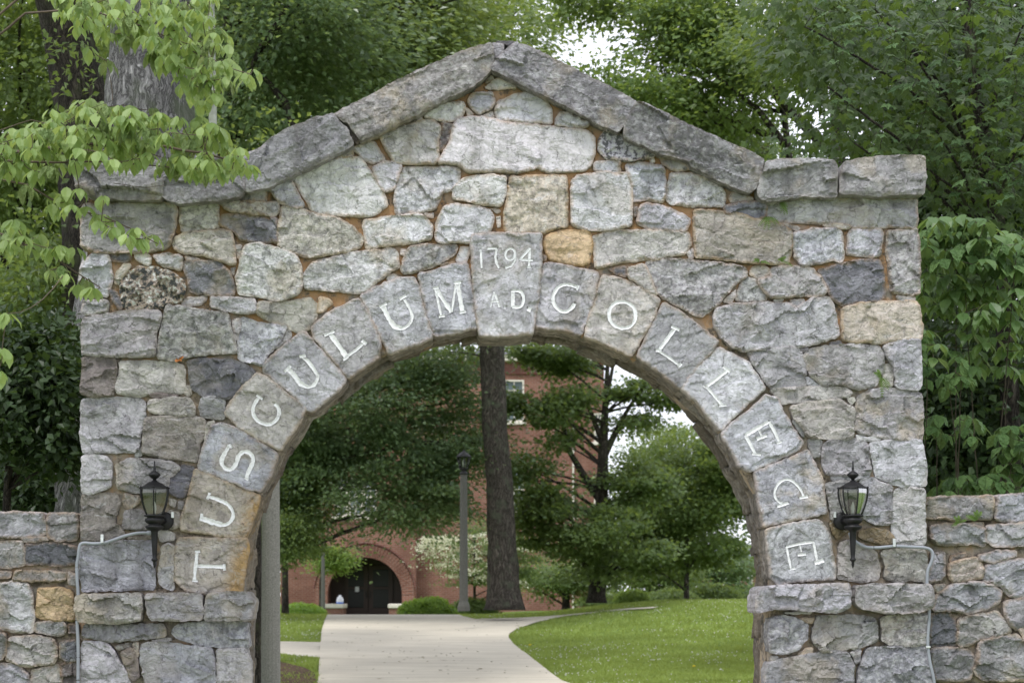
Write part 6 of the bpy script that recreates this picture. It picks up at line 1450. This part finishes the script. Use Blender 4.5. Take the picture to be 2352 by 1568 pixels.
# hand-placed leaves: branches close to the camera, leaf by leaf
def ovate_mesh(name, seed, wide=.30, droop=.22):
    rng = np.random.default_rng(seed); n = 7; V = []; T = []
    for i in range(n + 1):
        f = i / n; w = wide * (math.sin(math.pi * min(1, f * 1.02) ** .85)) ** .8 if 0 < i < n else .004
        z = -droop * f * f + .02 * math.sin(f * 9 + seed)
        wv = .02 * rng.normal()
        V += [(f, -w, z + .05 * math.sin(f * 3.1) + wv), (f, -w * .5, z + .03 + wv * .4), (f, 0, z), (f, w * .5, z + .03 - wv * .4), (f, w, z + .05 * math.sin(f * 3.1) - wv)]
    q = [(i * 5 + j, (i + 1) * 5 + j, (i + 1) * 5 + j + 1, i * 5 + j + 1) for i in range(n) for j in range(4)]
    return mesh_np(name, V, [np.array(q)], True)
def veined_leaf(name, c1, c2, trans, under):
    m, nt = newmat(name)
    tc = nd(nt, "ShaderNodeTexCoord").outputs['Object']; oi = nd(nt, "ShaderNodeObjectInfo"); g = nd(nt, "ShaderNodeNewGeometry")
    s = nd(nt, "ShaderNodeSeparateXYZ", {0: tc}); ay = math_(nt, 'ABSOLUTE', s.outputs['Y'])
    c = mix(nt, oi.outputs['Random'], c1, c2)
    vein = mapr(nt, ay, .012, .0)
    sv = math_(nt, 'PINGPONG', math_(nt, 'SUBTRACT', s.outputs['X'], math_(nt, 'MULTIPLY', ay, 1.1)), .07)
    vein = math_(nt, 'MAXIMUM', vein, mapr(nt, sv, .012, .0, 0, .6))
    c = mix(nt, math_(nt, 'MULTIPLY', vein, .45), c, tuple(min(1, x * 1.7 + .03) for x in c2))
    c = mix(nt, mapr(nt, noise(nt, tc, 3, 3), .4, .7, 0, .4), c, tuple(x * .75 for x in c1))
    if under: c = mix(nt, g.outputs['Backfacing'], c, under)
    p = principled(nt, c, .5, bump(nt, math_(nt, 'SUBTRACT', noise(nt, tc, 5, 2), math_(nt, 'MULTIPLY', vein, .5)), .04), .3)
    tl = nd(nt, "ShaderNodeBsdfTranslucent", {'Color': mix(nt, .5, c, (c2[0] * 1.5, c2[1] * 1.25, c2[2] * .6))})
    out(nt, nd(nt, "ShaderNodeMixShader", {0: trans, 1: p.outputs[0], 2: tl.outputs[0]}).outputs[0]); return m
MV_DOG = veined_leaf("dogwood_leaf", (.120, .205, .060), (.330, .430, .175), .30, (.27, .36, .18))
MV_SHRUB = veined_leaf("shrub_leaf", (.065, .140, .040), (.150, .260, .080), .30, (.13, .21, .09))
MV_MAPLE = veined_leaf("maple_leaf", (.060, .125, .045), (.130, .225, .080), .30, (.06, .10, .05))  # brighter twin of the maple crown leaf, lit front tiers put into colour
def rot_from(f, n):
    f = f / np.linalg.norm(f); s = np.cross(n, f); s /= np.linalg.norm(s) + 1e-9; m = np.cross(f, s)
    from mathutils import Matrix
    return Matrix(np.stack([f, s, m], 1).tolist()).to_quaternion()
def sprays(root, base, nodes, rng, mat, stuffmat, size, hang=.9, per=(4, 6), limit=300, variants=None, tw=.0022, twig=True, facing=.3, tmpl=T_OVATE, petiole=.18):
    """whorls of leaves at twig tips; the first `limit` are parts, the rest one mass"""
    cnt = 0; pos = []; nn = []; ff = []; sz = []
    for nd_ in nodes:
        k = rng.integers(per[0], per[1] + 1); a0 = rng.uniform(0, 6.28)
        for j in range(k):
            a = a0 + j * 2 * math.pi / k + rng.normal() * .25
            h = hang * rng.uniform(.55, 1.3)
            f = np.array([math.cos(a), math.sin(a), -h]); f /= np.linalg.norm(f)
            n = np.array([math.cos(a) * h * .9, math.sin(a) * h * .9 - facing * .4, 1.0]) + rng.normal(size=3) * .22
            L = size * rng.uniform(.62, 1.2)
            p = nd_ + np.array([math.cos(a), math.sin(a), .1]) * L * petiole - base
            if cnt < limit:
                me = variants[rng.integers(len(variants))]
                o = bpy.data.objects.new("leaf", me); COL.objects.link(o); o.parent = root
                o.location = p; o.rotation_mode = 'QUATERNION'; o.rotation_quaternion = rot_from(f, n); o.scale = (L, L * rng.uniform(.85, 1.15), L)
            else: pos.append(p); nn.append(n); ff.append(f); sz.append(L)
            cnt += 1
    if pos: leaves_mesh("leaves", np.array(pos), np.array(nn), np.array(ff), np.array(sz), tmpl, rng, stuffmat, root)
def in_px(rng, poly, n, Y, dy, gridmin=0):
    poly = np.array(poly, float); lo = poly.min(0); hi = poly.max(0); out_ = []
    tries = 0
    while len(out_) < n and tries < n * 60:
        tries += 1
        p = rng.uniform(lo, hi)
        if not inside(p[None], poly)[0]: continue
        if gridmin and any(np.hypot(*(p - q)) < gridmin for q in out_[-60:]): continue
        out_.append(p)
    return [np.array(W(p[0], p[1], Y + rng.uniform(-dy, dy))) for p in out_]
def twigs(root, base, mains, nodes, rng, mat, r_main=.012, wob=.03):
    mb = MB(); allp = []
    for pts, r in mains:
        q = densify(np.array(pts), .06, False); q = q + np.stack([fbm(q[:, 0] * 6, q[:, 2] * 6, 1, 2), fbm(q[:, 0] * 6, q[:, 2] * 6, 2, 2), fbm(q[:, 0] * 6, q[:, 2] * 6, 3, 2)], 1) * wob
        mb.tube(q - base, np.linspace(r, r * .35, len(q)), 7, caps=False); allp.append(q)
    allp = np.concatenate(allp)
    if len(nodes):
        order = sorted(range(len(nodes)), key=lambda i: np.min(np.linalg.norm(allp - nodes[i], axis=1)))
        for i in order:
            e = nodes[i]; d = np.linalg.norm(allp - e, axis=1) + .6 * np.clip(allp[:, 2] - e[2], 0, 9); j = int(np.argmin(d)); a = allp[j]
            m_ = (a + e) / 2 + np.array([0, 0, -.12 * np.linalg.norm(e - a)]) + rng.normal(size=3) * .01
            ts = np.linspace(0, 1, 6)[:, None]; pts = (1 - ts) ** 2 * a + 2 * ts * (1 - ts) * m_ + ts ** 2 * e
            mb.tube(pts - base, np.linspace(.0032, .0018, 6), 5, caps=False)
            allp = np.concatenate([allp, pts[2:]])
    return mb.build("branches", mat, root, True)

# ---- dogwood reaching in from the left, in front of the gate
rng = np.random.default_rng(5); YD = 9.7
dvar = [ovate_mesh("leaf_shape", k, .23 + .025 * (k % 3), .15 + .09 * k) for k in range(5)]
for me in dvar: me.materials.append(MV_DOG)
bz_ = np.array(W(-330, 1400, 10.0)); bz_[2] = 0
dog = empty("dogwood_tree", tuple(bz_), 0, "dogwood reaching in from the left with bright green leaves before the arch", "dogwood")
A_ = in_px(rng, [(-40, 300), (60, 295), (120, 245), (210, 225), (330, 245), (430, 250), (520, 300), (560, 345), (575, 385), (500, 400), (400, 385), (300, 370), (200, 370), (100, 395), (-40, 385)], 215, YD, .35, 12)
B_ = in_px(rng, [(120, -20), (500, -20), (500, 60), (530, 110), (590, 165), (575, 185), (515, 190), (500, 240), (455, 235), (400, 165), (330, 110), (280, 90), (230, 70), (130, 20)], 140, YD + .1, .35, 13)
C_ = in_px(rng, [(120, 430), (210, 425), (300, 500), (365, 530), (355, 560), (300, 560), (220, 505), (130, 460)], 17, YD - .1, .2, 12) + in_px(rng, [(60, 560), (170, 560), (240, 640), (235, 670), (130, 640), (70, 590)], 10, YD, .2, 12) + in_px(rng, [(0, 480), (90, 520), (150, 560), (120, 590), (0, 560)], 12, YD, .2, 12)
D_ = [np.array(W(*q)) for q in [(470, 150, 9.6), (245, 140, 9.7), (175, 60, 9.8), (205, 110, 9.7), (15, 720, 8.6), (5, 800, 8.6), (-5, 850, 8.6), (120, 470, 9.6), (60, 425, 9.7), (440, 365, 9.6), (570, 380, 9.6)]]
nodes = A_ + B_ + C_ + D_
rng.shuffle(nodes)
mains = [([W(-330, 1400, 10.0)[:2] + (-.1,), W(-300, 900, 10), W(-260, 500, 9.9), W(-180, 300, 9.8), W(-60, 80, 9.8), W(60, -120, 9.8)], .05),
         ([W(-220, 420, 9.9), W(-60, 375, 9.8), W(60, 345, 9.8), W(200, 330, 9.7), W(350, 335, 9.7), W(470, 350, 9.6), W(560, 385, 9.6)], .016),
         ([W(-220, 420, 9.9), W(-40, 370, 9.8), W(150, 372, 9.7), W(300, 375, 9.7), W(400, 385, 9.7)], .010),
         ([W(-100, 160, 9.9), W(60, 30, 9.8), W(200, 20, 9.8), W(330, 60, 9.8), W(430, 110, 9.7), W(500, 150, 9.6), W(575, 170, 9.6)], .008),
         ([W(-60, 80, 9.8), W(120, -60, 9.8), W(320, -40, 9.7), W(480, 0, 9.7)], .008),
         ([W(-240, 470, 9.9), W(-60, 400, 9.8), W(60, 425, 9.7), W(140, 470, 9.7), W(240, 500, 9.6), W(310, 530, 9.6), W(360, 560, 9.6)], .009),
         ([W(-260, 560, 9.9), W(-40, 520, 9.8), W(60, 560, 9.7), W(150, 610, 9.7), W(230, 660, 9.7)], .008),
         ([W(0, 300, 9.6), W(70, 275, 9.7), W(130, 290, 9.7), W(200, 250, 9.7), W(260, 230, 9.7)], .003),
         ([W(0, 330, 9.6), W(90, 300, 9.8), W(180, 290, 9.8), W(250, 280, 9.9)], .0025),
         ([W(260, 420, 9.8), W(330, 430, 9.8), W(390, 425, 9.8), W(445, 410, 9.8)], .0022)]
twigs(dog, bz_, mains, nodes, rng, M_TWIG)
sprays(dog, bz_, nodes, rng, MV_DOG, ML_DOG, .090, 1.5, (4, 6), 300, dvar, facing=.5)

# ---- broad leaved shrub behind the right wall
rng = np.random.default_rng(9); YS = 12.6
svar = [ovate_mesh("broad_leaf_shape", 20 + k, .31, .12 + .07 * k) for k in range(4)]
for me in svar: me.materials.append(MV_SHRUB)
M_STEM = simple('dark_stem', (.06, .05, .035), .8, .2, 0, .3, 30)
def shrub(px, Yc, polys, label, seed, size, limit=150, per=(4, 6)):
    rng = np.random.default_rng(seed); b = np.array(base_at(px, Yc)); root = empty("broad_leaf_shrub", tuple(b), 0, label, "shrub", "broad leaved shrubs behind the right wall")
    nodes = []
    for poly, n in polys: nodes += in_px(rng, poly, n, Yc, .35, 14)
    cxm = np.mean([q[0] for q in nodes]); mains = []
    for k in range(4):
        e = nodes[rng.integers(len(nodes))]; mains.append(([tuple(b + np.array([k * .1 - .2, .3, -.05])), tuple((b + e) / 2 + rng.normal(size=3) * .14 + np.array([0, .25, 0])), tuple(e)], .008))
    twigs(root, b, mains, nodes, rng, M_STEM); sprays(root, b, nodes, rng, MV_SHRUB, ML_SHRUB, size, .95, per, limit, svar, facing=.5)
shrub(2230, YS, [([(2100, 560), (2140, 500), (2220, 495), (2300, 520), (2400, 560), (2400, 640), (2300, 620), (2200, 600), (2110, 600)], 100), ([(2090, 620), (2200, 620), (2380, 660), (2370, 760), (2250, 740), (2090, 700)], 55), ([(2100, 740), (2360, 760), (2360, 860), (2110, 830)], 22)], "broad leaved shrub with pale top leaves beside the upper right pier", 101, .128, 240)
shrub(2150, YS - .4, [([(2095, 820), (2200, 800), (2240, 860), (2200, 920), (2095, 900)], 12), ([(2120, 960), (2180, 930), (2260, 960), (2240, 1010), (2140, 1010)], 8), ([(2090, 760), (2170, 750), (2160, 800), (2095, 800)], 6)], "sparse leggy shrub against the middle of the right pier", 102, .12, 120)
shrub(2330, YS - .3, [([(2280, 1060), (2300, 980), (2360, 960), (2420, 970), (2420, 1110), (2350, 1120)], 24), ([(2130, 1130), (2200, 1085), (2290, 1080), (2330, 1110), (2250, 1130)], 16)], "low bright shrub leaning over the top of the right wall", 103, .125, 220)

# ---- big maple in the upper right corner, real maple leaves
rng = np.random.default_rng(12); YM = 14.0
mv, mt = T_MAPLE
def maple_mesh(k):
    r = np.random.default_rng(k); v = mv.copy(); v[:, 2] = -.25 * (v[:, 0] - .2) ** 2 - .5 * v[:, 1] ** 2 * (1 + .4 * r.normal()) + .03 * r.normal(size=len(v)); me = mesh_np("maple_leaf_shape", v, mt, False); me.materials.append(MV_MAPLE); return me
mvar = [maple_mesh(k) for k in range(5)]
b = np.array(base_at(2330, YM + 1.5)); mroot = empty("sugar_maple", tuple(b), 0, "big dark green maple with lobed leaves filling the upper right corner", "maple tree")
fr = in_px(rng, [(1880, -30), (2400, -30), (2400, 460), (2250, 470), (2150, 400), (2000, 340), (1930, 300), (1880, 220), (1860, 100)], 150, YM, .6, 18)
bk = in_px(rng, [(1780, -40), (2420, -40), (2420, 620), (2200, 600), (2120, 420), (1950, 360), (1800, 350), (1860, 280), (1840, 190), (1760, 110)], 420, YM + 1.8, 1.3, 0)
mains = [([tuple(b + np.array([0, 0, -.1])), W(2320, 900, YM + 1.5), W(2290, 500, YM + 1.3), W(2240, 200, YM + 1.2), W(2200, -150, YM + 1.2)], .13)]
for e in [(1850, 60), (1900, 200), (1960, 330), (2080, 100), (2150, 300), (2380, 250), (2350, 60), (2010, 20), (2120, 380)]:
    s_ = W(2260 + rng.uniform(-20, 20), min(e[1] + 320, 560), YM + 1.3); mains.append(([s_, tuple((np.array(s_) + np.array(W(e[0], e[1], YM))) / 2 + np.array([0, 0, .12])), W(e[0], e[1], YM + .3)], .022))
twigs(mroot, b, mains, fr, rng, M_BARK_DARK)
sprays(mroot, b, fr, rng, MV_MAPLE, ML_MAPLE, .13, .55, (3, 5), 300, mvar, facing=.9, tmpl=T_MAPLE, petiole=.5)
P = []; N_ = []; Fw = []; S_ = []
for q in bk:
    for j in range(14):
        a = rng.uniform(0, 6.28); o_ = np.array([math.cos(a), math.sin(a), 0]) * rng.uniform(.05, .45) + np.array([0, 0, rng.normal() * .10])
        P.append(q + o_ - b); N_.append(np.array([o_[0] * .5, -.55, 1]) + rng.normal(size=3) * .35); Fw.append(o_ + np.array([0, 0, -.25])); S_.append(.125 * rng.uniform(.6, 1.15))
leaves_mesh("crown", np.array(P), np.array(N_), np.array(Fw), np.array(S_), T_MAPLE, rng, ML_MAPLE, mroot)

# ------------------------------------------------------------------ lawn: grass blades, clover heads, litter
rng = np.random.default_rng(77)
def lawn_pts(n, y0, y1, p=2.0):
    u = rng.random(n); Y = 1 / ((1 / y0) * (1 - u) + (1 / y1) * u)
    X = (rng.uniform(555, 1790, n) - CX) / F * Y; P = np.stack([X, Y], 1)
    return P[~inside(P, PATH) & ~inside(P, SIDE)]
G = lawn_pts(210000, 27.5, 58)
so = inside(G, SOIL); G = G[~so | (rng.random(len(G)) < .12)]
n = len(G); a = rng.uniform(0, 6.28, n); h = rng.uniform(.035, .085, n) * (1 + .7 * (vn(G[:, 0] * .8, G[:, 1] * .8, 3) - .5)); w = h * .22 + .004
z = terr(G[:, 0], G[:, 1]); dx = np.cos(a); dy = np.sin(a); lx = rng.normal(size=n) * .5 * h; ly = rng.normal(size=n) * .5 * h
V = np.stack([np.stack([G[:, 0] - dx * w, G[:, 1] - dy * w, z], 1), np.stack([G[:, 0] + dx * w, G[:, 1] + dy * w, z], 1), np.stack([G[:, 0] + lx, G[:, 1] + ly, z + h], 1)], 1).reshape(-1, 3)
ML_GRASS = leaf_material("grass_blade", (.215, .300, .075), (.310, .400, .120), .3, None, .6, .2)
tag(link("grass", mesh_np("grass", V, np.arange(3 * n).reshape(-1, 3), False), ML_GRASS), "short green lawn grass on both sides of the path", "grass", None, 'stuff')
M_CLOVER = simple("clover_white", (.66, .66, .60), .8)
C = lawn_pts(6500, 28, 56); dens = vn(C[:, 0] * .55, C[:, 1] * .4, 5) * vn(C[:, 0] * 2, C[:, 1] * 2, 2)
C = C[(rng.random(len(C)) < np.clip((dens - .16) * 3.2, 0, 1)) & ~inside(C, SOIL)]
n = len(C); r = rng.uniform(.008, .015, n); z = terr(C[:, 0], C[:, 1]) + rng.uniform(.05, .085, n)
oc = np.array([(1, 0, 0), (-1, 0, 0), (0, 1, 0), (0, -1, 0), (0, 0, 1), (0, 0, -1)]); of = np.array([(0, 2, 4), (2, 1, 4), (1, 3, 4), (3, 0, 4), (2, 0, 5), (1, 2, 5), (3, 1, 5), (0, 3, 5)])
V = (np.stack([C[:, 0], C[:, 1], z], 1)[:, None] + oc[None] * r[:, None, None]).reshape(-1, 3)
tag(link("clover_flowers", mesh_np("clover", V, (of[None] + (np.arange(n) * 6)[:, None, None]).reshape(-1, 3), False), M_CLOVER), "white clover heads scattered over the lawn", "clover", None, 'stuff')
M_DANDY = simple("dandelion_yellow", (.75, .55, .02), .6)
for px, py, lb in ((1217, 1488, "yellow dandelion near the path curve"), (1594, 1538, "yellow dandelion low in the middle of the lawn")):
    x, y = ground_hit(px, py); r_ = empty("dandelion", (x, y, gz_(x, y)), 0, lb, "dandelion")
    MB().lathe([(.0001, .10), (.028, .095), (.032, .085), (.02, .07), (.0001, .068)], 10).build("head", M_DANDY, r_, True); MB().tube([(0, 0, 0), (0, 0, .07)], .003, 5).build("stalk", ML_GRASS, r_)
# fallen leaves and bits on the concrete
M_LITTER = simple("leaf_litter", (.12, .10, .04), .9, .1, 0, .4, 30)
k = 0; V = []; Tt = []
while k < 130:
    px, py = rng.uniform(740, 1290), rng.uniform(1416, 1566); x, y = ground_hit(px, py)
    if not inside(np.array([[x, y]]), PATH)[0]: continue
    s_ = rng.uniform(.012, .05) * (1 if k > 14 else 2.0); a = rng.uniform(0, 6.28); zz = gz_(x, y) + .056
    c, s = math.cos(a) * s_, math.sin(a) * s_
    V += [(x - c, y - s, zz), (x - s * .5, y + c * .5, zz + .006), (x + c, y + s, zz + .012), (x + s * .5, y - c * .5, zz)]; Tt += [(4 * k, 4 * k + 2, 4 * k + 1), (4 * k, 4 * k + 3, 4 * k + 2)]; k += 1
tag(link("leaf_litter", mesh_np("litter", V, np.array(Tt), False), M_LITTER), "small fallen leaves scattered on the concrete path", "leaf litter", None, 'stuff')
